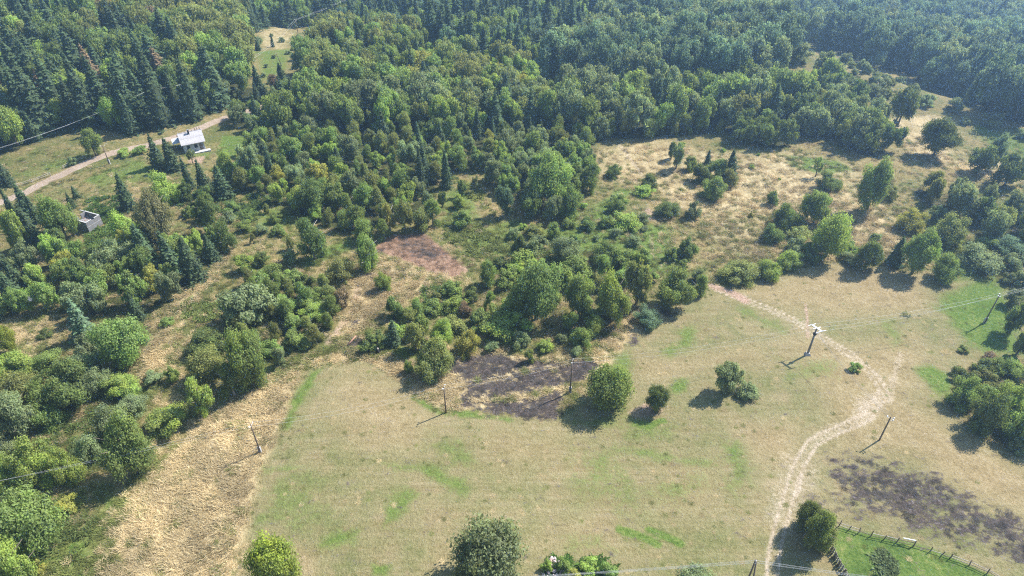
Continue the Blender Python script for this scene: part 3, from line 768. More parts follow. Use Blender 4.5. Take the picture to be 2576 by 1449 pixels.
def trunk_mesh(seed, kind):
    """unit height trunk with limbs; radius is relative to the height of the tree"""
    r = random.Random(seed)
    b = MB()
    if kind == 'spruce':
        b.tube([(0, 0, -.03), (0, 0, .3), (.002, 0, .97)], [.016, .012, .002], 7)
        return b.mesh('spruce_trunk', M_BARK, True)
    if kind == 'bush':
        for k in range(7):
            a = 6.283 * k / 7 + r.uniform(-.3, .3)
            s = r.uniform(.25, .5)
            b.tube([(.02 * math.cos(a), .02 * math.sin(a), -.05), (s * .5 * math.cos(a), s * .5 * math.sin(a), .3), (s * math.cos(a), s * math.sin(a), .66)], [.03, .02, .008], 5)
        return b.mesh('bush_stem', M_BARK, True)
    bx, by = r.uniform(-.03, .03), r.uniform(-.03, .03)
    top = .82
    b.tube([(0, 0, -.04), (bx * .4, by * .4, .14), (bx, by, .36), (bx * 1.6, by * 1.4, top)], [.034, .024, .018, .005], 8)
    for k in range(8):
        a = 2.4 * k + r.uniform(-.4, .4)
        z = .28 + .055 * k
        s = r.uniform(.20, .34) * (1 if kind == 'tree' else 1.1)
        b.tube([(bx, by, z), (bx + s * .5 * math.cos(a), by + s * .5 * math.sin(a), z + .10), (bx + s * math.cos(a), by + s * math.sin(a), z + .20)], [.012, .008, .003], 5)
    return b.mesh(kind + '_trunk', M_BARK_W if kind == 'birch' else M_BARK, True)

PROTO = {
 'broadleaf_tree': [crown_lobes(100 + i, 'tree', 30 + 3 * i, 5600, .058) for i in range(7)],
 'large_tree': [crown_lobes(150 + i, 'tree', 58 + 8 * i, 14000, .036) for i in range(4)],
 'sparse_tree': [crown_lobes(170 + i, 'sparse', 26, 2400, .05) for i in range(2)],
 'birch_tree': [crown_lobes(200 + i, 'birch', 34, 5600, .060) for i in range(5)],
 'bush': [crown_lobes(300 + i, 'bush', 30 + 3 * i, 4800, .060) for i in range(6)],
 'large_bush': [crown_lobes(350 + i, 'bush', 52 + 5 * i, 11000, .040) for i in range(4)],
 'spruce_tree': [crown_spruce(400 + i, 18 + 2 * i, .86 + .08 * (i % 3)) for i in range(6)],
}
PROTO['round_tree'] = [crown_lobes(380 + i, 'round', 90, 15000, .038) for i in range(3)]
TRUNK = {k: [trunk_mesh(10 + i + len(k), {'spruce_tree': 'spruce', 'bush': 'bush', 'large_bush': 'bush', 'birch_tree': 'birch'}.get(k, 'tree')) for i in range(2)] for k in PROTO}

TINT = {'dk': (0.171, 0.223, 0.074), 'md': (0.238, 0.310, 0.095), 'lt': (0.320, 0.410, 0.107), 'ol': (.262, .285, .098), 'ye': (0.399, 0.396, 0.102), 'gr': (0.249, 0.298, 0.146),
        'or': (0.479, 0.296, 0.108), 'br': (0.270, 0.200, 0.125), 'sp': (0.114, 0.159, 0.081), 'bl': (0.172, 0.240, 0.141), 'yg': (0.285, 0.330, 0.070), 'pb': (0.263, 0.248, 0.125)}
WORD = {'dk': 'dark green', 'md': 'mid green', 'lt': 'light green', 'ol': 'olive green', 'ye': 'yellowing', 'gr': 'grey green', 'or': 'orange tinged', 'br': 'brown withered',
        'sp': 'dark needled', 'bl': 'bluish green', 'yg': 'bright yellow green', 'pb': 'pale brownish'}
CAT = {'round_tree': 'tree', 'broadleaf_tree': 'tree', 'large_tree': 'tree', 'sparse_tree': 'tree', 'birch_tree': 'tree', 'bush': 'bush', 'large_bush': 'bush', 'spruce_tree': 'tree'}
NAME = {'round_tree': 'broadleaf_tree', 'large_tree': 'broadleaf_tree', 'sparse_tree': 'broadleaf_tree', 'large_bush': 'bush'}
SPEC = {'round_tree': 'broadleaf tree', 'broadleaf_tree': 'broadleaf tree', 'large_tree': 'broadleaf tree', 'sparse_tree': 'thin crowned tree', 'birch_tree': 'feathery young birch', 'bush': 'rounded bush', 'large_bush': 'rounded bush', 'spruce_tree': 'spruce'}
CZ = {'round_tree': (.52, .47), 'bush': (.46, .52), 'large_bush': (.46, .52), 'birch_tree': (.54, .47), 'sparse_tree': (.66, .34), 'broadleaf_tree': (.58, .42), 'large_tree': (.58, .42)}
SHORT = {'R': 'round_tree', 'b': 'broadleaf_tree', 'B': 'large_tree', 'a': 'sparse_tree', 'i': 'birch_tree', 'u': 'bush', 'U': 'large_bush', 's': 'spruce_tree'}

TREES = []
def add_tree(kind, x, y, r, h, tint, label, group=None, hand=False):
    z = float(hgt(x, y))
    px, py, dep = proj(x, y, z)
    c = TINT[tint]
    TREES.append(dict(kind=kind, x=x, y=y, z=z, r=r, h=h, tint=c, label=label, group=group, hand=hand, size=float(h * FPX / dep),
                      inview=bool(-60 < px < W + 60 and -40 < py < H + 120)))

def place(code, x0, y0, x1, y1, tint, label, group=None):
    """find where a plant stands and how big it is from the box its crown fills in the photograph"""
    kind = SHORT[code]
    cx = (x0 + x1) / 2; bh = y1 - y0; rp = (x1 - x0) / 2 / 1.10
    g = at(cx, y1 - bh * .25)
    for _ in range(3):
        dep = g.y * CP - (g.z - CAM_H) * SP
        ppm = FPX / dep
        t0 = proj(g.x, g.y, g.z); t1 = proj(g.x, g.y, g.z + 1)
        lean = float(t1[0] - t0[0]); vert = float(t0[1] - t1[1])          # px per metre of height
        ang = math.asin(min(1, (CAM_H - g.z) / math.hypot(CAM_H - g.z, math.hypot(g.x, g.y))))
        sd = math.sin(ang)
        r = rp / ppm
        if code == 's':
            r = rp / ppm * 1.0
            h = max(2.2 * r, (bh - .75 * rp * sd) / vert)
            r = min(r, .3 * h)
            gy = y1 - .75 * r * ppm * sd; gx = cx - .35 * lean * h
        else:
            zc, az = CZ[kind]
            S = bh / 2 / 1.03
            ap = math.sqrt(max(S * S - (rp * sd) ** 2, (.42 * rp) ** 2))      # px, vertical semi-axis already times cos
            h = ap / vert / az
            h = min(max(h, (.75 if code in 'uUR' else 1.5) * r), 4.2 * r)
            ap = h * az * vert
            S = math.sqrt(ap * ap + (rp * sd) ** 2)
            gy = (y0 + y1) / 2 + h * zc * vert
            gx = cx - lean * zc * h
        g = at(gx, gy)
    add_tree(kind, g.x, g.y, r, h, tint, label, group, True)

_n = {}
def build_tree(t):
    kind = t['kind']
    k = _n.get(kind, 0); _n[kind] = k + 1
    root = empty(NAME.get(kind, kind), (t['x'], t['y'], t['z'] - .05), float(rng.uniform(0, 6.28)))
    pc = PROTO[kind][k % len(PROTO[kind])]
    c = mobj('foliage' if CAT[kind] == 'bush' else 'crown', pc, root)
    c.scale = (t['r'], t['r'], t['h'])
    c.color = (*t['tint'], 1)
    s = mobj('stem' if CAT[kind] == 'bush' else 'trunk', TRUNK[kind][k % 2], root)
    q = t['r'] if CAT[kind] == 'bush' else t['h']
    s.scale = (q, q, t['h'])
    tag(root, t['label'], CAT[kind], t['group'])
    return root

# ------------------------------------------------------------------ scattered cover that nobody could count
def scatter(name, P3, rot, scl, pick, meshes, tints, label, cat, mat):
    pieces = bpy.data.collections.new(name + '_pieces')
    for i, m in enumerate(meshes):
        o = bpy.data.objects.new('%s_piece_%02d' % (name, i), m)
        o.material_slots[0].link = 'OBJECT'; o.material_slots[0].material = mat
        pieces.objects.link(o)
    me = bpy.data.meshes.new(name)
    me.vertices.add(len(P3)); me.vertices.foreach_set('co', np.asarray(P3, np.float32).ravel())
    for nm, typ, dat, key in (('rot', 'FLOAT_VECTOR', rot, 'vector'), ('scl', 'FLOAT_VECTOR', scl, 'vector'), ('pick', 'INT', pick, 'value')):
        a = me.attributes.new(nm, typ, 'POINT'); a.data.foreach_set(key, np.asarray(dat, np.int32 if typ == 'INT' else np.float32).ravel())
    a = me.attributes.new('tint', 'FLOAT_COLOR', 'POINT')
    a.data.foreach_set('color', np.concatenate([tints, np.ones((len(tints), 1))], 1).astype(np.float32).ravel())
    o = mobj(name, me)
    ng = bpy.data.node_groups.new(name + '_nodes', 'GeometryNodeTree')
    ng.interface.new_socket('Geometry', in_out='INPUT', socket_type='NodeSocketGeometry')
    ng.interface.new_socket('Geometry', in_out='OUTPUT', socket_type='NodeSocketGeometry')
    nn, ll = ng.nodes, ng.links
    gi, go = nn.new('NodeGroupInput'), nn.new('NodeGroupOutput')
    ci = nn.new('GeometryNodeCollectionInfo'); ci.inputs['Collection'].default_value = pieces
    ci.inputs['Separate Children'].default_value = True; ci.inputs['Reset Children'].default_value = True
    ip = nn.new('GeometryNodeInstanceOnPoints'); ip.inputs['Pick Instance'].default_value = True
    def na(n_, t_):
        d = nn.new('GeometryNodeInputNamedAttribute'); d.data_type = t_; d.inputs['Name'].default_value = n_
        return d.outputs['Attribute']
    er = nn.new('FunctionNodeEulerToRotation')
    ll.new(na('rot', 'FLOAT_VECTOR'), er.inputs[0])
    ll.new(gi.outputs[0], ip.inputs['Points']); ll.new(ci.outputs[0], ip.inputs['Instance'])
    ll.new(na('pick', 'INT'), ip.inputs['Instance Index']); ll.new(er.outputs[0], ip.inputs['Rotation'])
    ll.new(na('scl', 'FLOAT_VECTOR'), ip.inputs['Scale']); ll.new(ip.outputs[0], go.inputs[0])
    md = o.modifiers.new('scatter', 'NODES'); md.node_group = ng
    tag(o, label, cat, kind='stuff')
    return o
# ------------------------------------------------------------------ plants that stand out one by one (crown box in the photograph, 2576 px wide)
ONE = [
 # mown field and its edge
 ('R', 1474, 915, 1592, 1032, 'md', 'large round green tree beside the burnt patch and wooden pole'),
 ('R', 1624, 970, 1684, 1036, 'dk', 'small dark round tree with bare trunk on pale scorched ground'),
 ('b', 1795, 911, 1872, 984, 'gr', 'loose grey green tree in the mown field with scrub at its foot'),
 ('u', 1850, 964, 1913, 1004, 'gr', 'low straggly bush at the foot of the grey green field tree'),
 ('U', 1594, 770, 1668, 828, 'bl', 'bluish green conical bush beside the pale ash spot'),
 ('u', 2134, 910, 2170, 937, 'md', 'small round bush on a bare mound beside the track bend'),
 ('u', 2409, 869, 2440, 885, 'ol', 'low dry tuft of scrub alone on the bright green grass'),
 ('R', 2005, 1260, 2069, 1335, 'dk', 'dark round tree at the fence corner, left of its paler twin'),
 ('R', 2030, 1282, 2106, 1388, 'md', 'paler leafy tree at the fence corner touching a darker round tree'),
 ('u', 2540, 1105, 2582, 1142, 'gr', 'small grey green bush on bare earth below the roadside thicket'),
 ('R', 625, 1355, 752, 1500, 'yg', 'bright yellow green round tree alone on the mown field'),
 ('R', 1128, 1312, 1320, 1500, 'gr', 'big grey green dense tree alone on the mown field'),
 ('U', 1700, 1418, 1822, 1520, 'gr', 'grey green fruit tree crown beside the double wooden pole'),
 ('u', 1360, 1408, 1395, 1442, 'lt', 'small leafy green bush beside the rubble heap in the garden'),
 ('u', 1395, 1402, 1440, 1445, 'md', 'broad green garden bush behind the rubble heap'),
 ('u', 1450, 1402, 1512, 1448, 'lt', 'wide light green garden bush at the edge of the weed bed'),
 ('u', 1508, 1418, 1560, 1456, 'md', 'low green garden bush at the end of the weed bed'),
 ('u', 1418, 1440, 1475, 1475, 'ye', 'pale flowering garden bush under the low wires'),
 # thicket right of the field
 ('U', 2392, 950, 2474, 1030, 'md', 'wide leafy bush at the field side of the right thicket'),
 ('U', 2450, 985, 2536, 1090, 'dk', 'tall dark leafy bush in the right thicket casting a black shadow'),
 ('U', 2507, 962, 2590, 1060, 'lt', 'light green leafy bush deep in the right thicket'),
 ('U', 2530, 1030, 2640, 1125, 'md', 'large leafy bush closing the right thicket'),
 ('u', 2393, 922, 2455, 964, 'dk', 'dark low bush leading the right thicket'),
 ('u', 2443, 928, 2509, 972, 'ol', 'olive low bush in the front of the right thicket'),
 ('U', 2505, 897, 2585, 955, 'md', 'broad green bush at the back of the right thicket'),
 ('u', 2468, 886, 2522, 914, 'br', 'brownish dry scrub behind the right thicket'),
 ('b', 2534, 760, 2592, 832, 'dk', 'dark tree beyond the wooden pole with white insulators'),
 ('b', 2550, 828, 2600, 890, 'md', 'leafy tree below the dark tree near the insulator pole'),
 ('u', 2530, 728, 2585, 775, 'gr', 'grey green bush behind the insulator pole'),
 ('u', 2520, 684, 2556, 714, 'gr', 'grey bush at the end of the bright grass'),
 # hedge between field and dry meadow
 ('U', 1810, 653, 1910, 714, 'ol', 'wide low olive bush beside the reddish bare soil'),
 ('U', 1903, 652, 1966, 706, 'lt', 'pale round bush in the hedge along the field top'),
 ('U', 1950, 624, 2020, 678, 'lt', 'bright round bush at the field edge of the hedge'),
 ('u', 2020, 610, 2076, 662, 'dk', 'dark leaning bush next to the bright round hedge bush'),
 ('u', 1977, 595, 2042, 644, 'gr', 'grey green bush stacked behind the bright hedge bush'),
 ('u', 1975, 574, 2046, 610, 'ol', 'low olive bush at the back of the hedge cluster'),
 ('U', 1918, 560, 1980, 612, 'dk', 'dark dome bush left of the hedge cluster'),
 ('B', 2042, 535, 2149, 640, 'lt', 'tall light green tree standing over the hedge cluster'),
 ('B', 2018, 480, 2101, 556, 'md', 'large round tree in the dry meadow behind the hedge cluster'),
 ('U', 1945, 505, 2026, 578, 'dk', 'wide dark bush against the large round meadow tree'),
 ('u', 2108, 606, 2162, 644, 'md', 'green bush between the tall light tree and the dark hedge'),
 ('u', 2115, 636, 2172, 667, 'gr', 'low grey bush at the start of the dark hedge'),
 ('B', 2155, 600, 2229, 672, 'dk', 'dense dark tree in the hedge along the field top'),
 ('s', 2222, 592, 2292, 674, 'sp', 'dark spruce in the hedge along the field top'),
 ('B', 2280, 583, 2359, 678, 'md', 'feathery tall tree at the end of the dark hedge'),
 ('u', 2188, 584, 2219, 606, 'gr', 'tiny grey bush in the dry meadow behind the dark hedge'),
 ('U', 2345, 640, 2419, 709, 'md', 'lone leaning bush by the bright grass with a black shadow'),
 ('U', 2258, 528, 2332, 586, 'ye', 'yellow green straggly bush on the dry meadow edge'),
 ('u', 2338, 515, 2379, 552, 'gr', 'grey dome bush in front of the tall right tree belt'),
 ('U', 2350, 543, 2434, 620, 'ol', 'olive bush group below the tall right tree belt'),
 ('U', 2412, 613, 2534, 682, 'gr', 'long low grey green thicket right of the dark hedge'),
 ('U', 2492, 588, 2590, 640, 'bl', 'bluish low thicket at the foot of the right tree belt'),
 # dry meadow
 ('U', 2055, 432, 2125, 480, 'dk', 'dark dome bush alone in the dry meadow below a thin young tree'),
 ('a', 2047, 388, 2074, 440, 'md', 'thin young tree with a bare stem in the dry meadow'),
 ('B', 2168, 405, 2244, 512, 'md', 'tall light topped tree alone at the dry meadow edge'),
 ('u', 2226, 470, 2264, 504, 'ol', 'olive bush at the foot of the tall light topped tree'),
 ('u', 1927, 480, 1964, 516, 'dk', 'small dark bush alone in the middle of the dry meadow'),
 ('U', 1644, 500, 1715, 548, 'dk', 'broad dark bush beside the bare patch on the meadow path'),
 ('u', 1721, 508, 1765, 554, 'gr', 'grey green round bush right of the broad dark bush'),
 ('U', 1521, 413, 1564, 449, 'dk', 'round dark bush alone below the meadow ruts'),
 ('U', 1610, 438, 1657, 478, 'dk', 'round bush with low broom at its foot'),
 ('u', 1591, 464, 1646, 494, 'lt', 'low broom scrub in front of the round bush'),
 ('U', 1526, 488, 1580, 540, 'md', 'leaning bush on the slope above the broom scrub'),
 ('u', 1531, 534, 1613, 578, 'lt', 'spread of light green broom on the slope'),
 ('b', 1679, 345, 1704, 405, 'dk', 'narrow dark tree of a pair in the dry meadow'),
 ('b', 1688, 360, 1723, 420, 'gr', 'narrow grey tree in front of the dark one of a pair'),
 ('u', 1721, 393, 1758, 432, 'md', 'small tree shaped bush beside the narrow pair'),
 ('s', 1766, 374, 1798, 416, 'sp', 'small spruce at the back of the meadow clump'),
 ('s', 1814, 374, 1863, 450, 'sp', 'larger spruce at the right of the meadow clump'),
 ('i', 1776, 395, 1842, 446, 'md', 'green birch in the middle of the meadow clump'),
 ('u', 1736, 412, 1790, 462, 'dk', 'dark bush at the left of the meadow clump'),
 ('i', 1820, 425, 1858, 470, 'ol', 'olive birch at the right of the meadow clump'),
 ('U', 1756, 442, 1828, 504, 'md', 'dense green bush at the front of the meadow clump'),
 ('u', 1701, 600, 1758, 654, 'dk', 'dark round bush of a pair beside the green path'),
 ('u', 1671, 620, 1715, 658, 'md', 'lighter round bush of a pair beside the green path'),
 ('u', 1704, 652, 1733, 680, 'md', 'small bush below the pair beside the green path'),
 ('u', 1741, 674, 1775, 710, 'gr', 'grey bush at the end of the central clump'),
 ('i', 1746, 690, 1783, 744, 'md', 'feathery young tree at the end of the central clump'),
 ('B', 1644, 678, 1750, 768, 'md', 'broad leafy tree group closing the central clump'),
 ('b', 1576, 650, 1642, 770, 'ol', 'olive upright tree in the central clump'),
 # right upper meadow
 ('B', 2323, 296, 2414, 382, 'dk', 'dark airy tree alone on the upper right meadow'),
 ('b', 2442, 365, 2509, 430, 'dk', 'dark dense tree of a pair on the upper right meadow'),
 ('b', 2488, 343, 2534, 414, 'bl', 'bluish tree of a pair on the upper right meadow'),
 ('b', 2505, 385, 2590, 460, 'dk', 'wide dark tree below the pair on the upper right meadow'),
 ('b', 2245, 220, 2309, 304, 'dk', 'dark round tree at the corner of the upper right meadow'),
 ('b', 2208, 264, 2242, 314, 'gr', 'narrow grey tree at the corner of the upper right meadow'),
 ('u', 2300, 236, 2357, 268, 'gr', 'grey round bush on the ridge of the upper right meadow'),
 ('u', 1982, 108, 2042, 162, 'gr', 'grey green bush on the small far clearing'),
 ('b', 2045, 133, 2119, 198, 'gr', 'rounded tree between the two small far clearings'),
 # central clump
 ('B', 1276, 655, 1424, 800, 'dk', 'tallest dark leafy tree in the central clump'),
 ('B', 1420, 690, 1500, 790, 'md', 'tall leafy tree right of the tallest in the central clump'),
 ('B', 1500, 690, 1585, 800, 'lt', 'light green leafy tree group in the central clump'),
 ('u', 1393, 834, 1432, 864, 'gr', 'small grey green bush in front of the tallest clump tree'),
 ('u', 1348, 850, 1395, 888, 'lt', 'light small bush in front of the tallest clump tree'),
 ('u', 1286, 832, 1340, 880, 'gr', 'grey leafy bush at the clump edge above the burnt patch'),
 ('u', 1318, 878, 1346, 914, 'md', 'small upright bush standing on the burnt patch edge'),
 ('U', 1430, 810, 1497, 872, 'md', 'round bush at the right front of the central clump'),
 ('U', 1466, 788, 1525, 846, 'lt', 'light leafy bush right of the central clump'),
 ('B', 1040, 852, 1141, 945, 'ol', 'yellow green tree with deep shadow at the left of the central clump'),
 ('U', 1139, 827, 1208, 897, 'ye', 'yellow tinged bush beside the burnt patch'),
 ('B', 1077, 800, 1146, 870, 'lt', 'pale leafy tree behind the yellow tinged bush'),
 ('u', 1064, 934, 1103, 968, 'gr', 'small grey bush in straw left of the burnt patch'),
 ('u', 1014, 905, 1040, 940, 'md', 'small green bush at the tip of the mown field'),
 ('s', 966, 804, 1016, 878, 'sp', 'small dark spruce at the left of the central clump'),
 ('u', 902, 834, 978, 882, 'dk', 'dark straggly bush beside the charred fallen log'),
 ('b', 1012, 808, 1071, 877, 'ol', 'olive young tree right of the small clump spruce'),
 ('u', 964, 747, 1018, 804, 'dk', 'dark bush at the upper left of the central clump'),
 ('i', 1003, 772, 1050, 814, 'ol', 'low olive birch at the upper left of the central clump'),
 ('i', 1028, 750, 1066, 794, 'md', 'round topped young birch beside the bracken bank'),
 ('u', 1164, 724, 1208, 764, 'dk', 'dark juniper bush behind the bracken bank'),
 ('u', 1148, 758, 1190, 802, 'br', 'brownish bush in the middle of the bracken bank'),
 ('U', 942, 681, 986, 734, 'lt', 'bright green bush alone below the reddish burnt bracken'),
 ('i', 1500, 740, 1560, 800, 'lt', 'light feathery birch at the front of the central clump'),
 # slope between the forest and the central clump
 ('i', 747, 550, 818, 650, 'dk', 'dark cone shaped birch casting a wide shadow on grass'),
 ('U', 807, 640, 898, 716, 'ol', 'broad olive bush above the brown scorched shrub'),
 ('i', 892, 585, 948, 680, 'md', 'upright birch at the corner of the reddish burnt bracken'),
 ('u', 707, 626, 751, 666, 'gr', 'grey dome bush on green grass left of the broad olive bush'),
 ('b', 992, 495, 1038, 584, 'ol', 'dull olive upright tree at the forest edge above burnt bracken'),
 ('i', 1032, 520, 1086, 578, 'ol', 'round olive birch right of the dull olive tree'),
 ('i', 882, 547, 948, 605, 'md', 'green birch at the forest edge above burnt bracken'),
 ('i', 944, 550, 984, 602, 'md', 'small green birch next to the burnt bracken'),
 ('i', 952, 510, 1001, 584, 'ye', 'yellowing birch at the forest edge'),
 ('i', 1060, 500, 1112, 566, 'md', 'leafy birch at the end of the forest edge'),
 ('u', 1132, 527, 1186, 574, 'md', 'round bush in the green glade'),
 ('u', 1138, 492, 1173, 528, 'lt', 'light bush below the small dark tree in the glade'),
 ('b', 1149, 452, 1173, 492, 'dk', 'small dark tree among yellow ferns in the glade'),
 ('b', 1100, 480, 1123, 518, 'md', 'slender small tree at the left of the glade'),
 ('b', 1247, 470, 1296, 534, 'bl', 'bluish round tree at the right of the glade'),
 ('a', 1182, 428, 1206, 484, 'gr', 'thin pale stemmed tree at the back of the glade'),
 ('s', 1038, 366, 1076, 480, 'sp', 'tall dark spruce left of another above the glade'),
 ('s', 1098, 374, 1144, 480, 'sp', 'tall black green spruce at the head of the glade'),
 ('s', 656, 370, 699, 455, 'sp', 'dark spruce standing over the bushes right of the house'),
 ('b', 772, 408, 836, 470, 'ye', 'yellow topped tree in the young woods'),
 ('B', 737, 445, 833, 528, 'dk', 'broad dark tree below the yellow topped one'),
 ('u', 1232, 643, 1290, 682, 'dk', 'dark bush on the slope right of the burnt bracken'),
 ('i', 1202, 655, 1253, 716, 'md', 'green birch below the dark bush on the slope'),
 ('U', 1394, 468, 1463, 554, 'md', 'leafy rounded tree on the slope below the young woods'),
 ('b', 1368, 495, 1413, 552, 'gr', 'grey topped tree beside the leafy rounded one'),
 ('B', 1331, 390, 1445, 506, 'md', 'large leafy tree group at the young woods corner'),
 ('b', 1306, 480, 1368, 540, 'dk', 'dark tree at the glade side of the young woods corner'),
 ('i', 1462, 410, 1512, 480, 'md', 'upright birch at the young woods corner facing the dry meadow'),
 ('u', 1319, 560, 1372, 597, 'ol', 'olive dome bush on the green slope'),
 ('u', 1374, 560, 1413, 604, 'md', 'bush next to the olive dome bush'),
 ('u', 1286, 590, 1323, 656, 'dk', 'dark bush left of the pale bush on the slope'),
 ('u', 1311, 598, 1363, 657, 'gr', 'pale grey green bush on the slope'),
 ('U', 1384, 592, 1463, 664, 'gr', 'wide grey green bush below the slope'),
 ('U', 1486, 610, 1568, 674, 'dk', 'large dark dome bush below the broom'),
 ('u', 1500, 540, 1545, 575, 'md', 'low bush on the shaded bank left of the broom'),
 ('u', 1455, 545, 1500, 580, 'dk', 'dark low scrub at the bank bottom'),
 # around the house and the concrete shell
 ('s', 362, 335, 420, 428, 'sp', 'big spruce left of the house beside the road'),
 ('s', 395, 345, 458, 436, 'sp', 'big spruce right beside the house porch'),
 ('s', 448, 390, 489, 482, 'sp', 'dark spruce below the house yard'),
 ('s', 484, 400, 534, 498, 'sp', 'tall spruce at the front of the group below the house'),
 ('s', 525, 415, 585, 506, 'sp', 'wide spruce at the right of the group below the house'),
 ('U', 375, 433, 459, 514, 'lt', 'long green willow thicket below the road meadow'),
 ('b', 593, 365, 652, 442, 'gr', 'grey green tree right of the house'),
 ('a', 466, 374, 490, 402, 'gr', 'small fruit tree in the house yard'),
 ('B', 535, 385, 590, 450, 'lt', 'light green birch like tree behind the spruces by the house'),
 ('s', 286, 435, 342, 534, 'sp', 'lone tall spruce above the pale flowering tree'),
 ('s', 158, 482, 194, 529, 'sp', 'small spruce on grass above the concrete shell'),
 ('s', 173, 465, 202, 502, 'sp', 'tiny spruce behind the small one above the concrete shell'),
 ('s', 33, 460, 84, 545, 'sp', 'spruce where the road runs out of sight'),
 ('s', 62, 486, 104, 566, 'sp', 'slim spruce in the row beside the concrete shell'),
 ('s', 36, 512, 108, 625, 'sp', 'broad spruce in the row beside the concrete shell'),
 ('s', 4, 465, 36, 545, 'sp', 'spruce at the end of the road meadow'),
 ('s', -20, 395, 38, 470, 'sp', 'spruce on the near verge of the dirt road'),
 ('B', 96, 490, 182, 592, 'md', 'leafy tree between the spruces and the concrete shell'),
 ('b', 0, 525, 62, 628, 'lt', 'light green tree left of the broad spruce'),
 ('B', 340, 480, 428, 612, 'pb', 'pale brownish flowering tree right of the concrete shell'),
 ('B', 273, 532, 357, 610, 'lt', 'round light green tree just right of the concrete shell'),
 ('b', 485, 488, 542, 580, 'dk', 'dark upright tree in the gully below the spruces'),
 ('i', 535, 555, 589, 630, 'dk', 'dark birch beside the straw path'),
 ('b', 203, 328, 252, 384, 'md', 'shady tree at the road bend with a long shadow'),
 ('u', 166, 394, 192, 416, 'gr', 'small grey bush on the road meadow'),
 ('u', 292, 372, 330, 394, 'lt', 'light bush on the road verge by the spruces'),
 ('u', 330, 366, 368, 390, 'md', 'second bush on the road verge by the spruces'),
 # lower left slope
 ('R', 568, 826, 664, 978, 'md', 'tall deep green tree at the corner of the straw field'),
 ('i', 550, 914, 607, 998, 'dk', 'dark bushy birch at the straw field edge'),
 ('B', 460, 872, 572, 965, 'ol', 'wide olive yellow bush cluster beside the tall deep green tree'),
 ('U', 464, 836, 574, 892, 'dk', 'dark bush behind the olive yellow cluster'),
 ('b', 466, 948, 532, 1042, 'lt', 'bright green narrow tree standing out over the straw'),
 ('u', 358, 932, 412, 968, 'gr', 'grey low bush on the straw slope'),
 ('u', 413, 922, 452, 963, 'md', 'low bush against the olive yellow cluster'),
 ('U', 363, 1012, 474, 1092, 'lt', 'bright green low tree above the straw field'),
 ('U', 288, 994, 369, 1046, 'gr', 'silvery willow bush above the rounded straw edge bush'),
 ('U', 240, 1012, 334, 1104, 'gr', 'large grey green dome bush of the willow group'),
 ('B', 250, 1052, 370, 1184, 'md', 'large leafy dome at the straw field edge with a black shadow'),
 ('u', 293, 969, 357, 1002, 'lt', 'flat light green bush between two willows'),
 ('U', 258, 932, 344, 998, 'lt', 'pale fluffy willow bush on the left slope'),
 ('U', 205, 924, 284, 998, 'gr', 'silver grey leaning bush on the left slope'),
 ('U', 163, 872, 259, 950, 'gr', 'grey green dome below the large round tree'),
 ('R', 238, 803, 367, 922, 'md', 'large round tree with an orange spray on top'),
 ('u', 180, 842, 252, 906, 'gr', 'greyish bush against the large round tree'),
 ('B', 85, 905, 232, 1018, 'dk', 'big dark leafy tree with a brownish top on the left slope'),
 ('U', 68, 878, 157, 928, 'md', 'flat crowned bush behind the big dark leafy tree'),
 ('B', -15, 880, 84, 955, 'lt', 'light green tree over the left slope scrub'),
 ('B', -15, 934, 102, 1018, 'ol', 'olive tree over the left slope scrub'),
 ('U', 65, 998, 162, 1078, 'md', 'blue shaded green bush on the left slope'),
 ('B', -30, 984, 84, 1095, 'gr', 'tall grey green tree at the bottom of the left slope'),
 ('U', 30, 1107, 142, 1222, 'lt', 'pale round willow under the wires'),
 ('U', 130, 1130, 202, 1219, 'lt', 'bright leafy bush beside the pale round willow'),
 ('U', 176, 1085, 252, 1163, 'gr', 'grey olive bush above the straw field corner'),
 ('U', -30, 1152, 52, 1234, 'lt', 'light willow left of the pale round willow'),
 ('U', -30, 1090, 52, 1160, 'gr', 'grey willow behind the pale round willow'),
 ('R', -10, 1248, 150, 1398, 'md', 'big rounded tree at the foot of the left slope'),
 ('B', -35, 1355, 70, 1475, 'lt', 'light leafy tree under the big rounded one'),
 ('u', 138, 1248, 199, 1290, 'ye', 'yellow green weed bush beside the big rounded tree'),
 ('u', 60, 1405, 110, 1455, 'ye', 'yellow bush at the corner below the light leafy tree'),
 ('s', 158, 752, 248, 868, 'bl', 'lone bluish spruce casting a long shadow over straw grass'),
 ('u', 88, 829, 130, 852, 'dk', 'pair like dark low bush on the straw clearing'),
 ('B', -12, 818, 36, 885, 'yg', 'yellow green tree at the straw clearing'),
 # middle slope
 ('b', 560, 715, 690, 815, 'gr', 'wide greyish green tree above the olive birches'),
 ('u', 682, 872, 721, 924, 'gr', 'grey upright shrub on the field side of the olive birches'),
 ('U', 754, 754, 838, 806, 'lt', 'light leafy bush at the right of the olive birches'),
 ('u', 832, 722, 883, 778, 'br', 'brown scorched shrub on the bare slope'),
 ('u', 588, 640, 640, 690, 'lt', 'fresh green shrub beside the straw path'),
 ('u', 400, 795, 440, 822, 'md', 'small shrub on the straw path edge'),
]
for o in ONE: place(*o)
def mark(lst):
    for k, (code, x0, y0, x1, y1, tint, label) in enumerate(lst): place(code, x0, y0, x1, y1, tint, label)

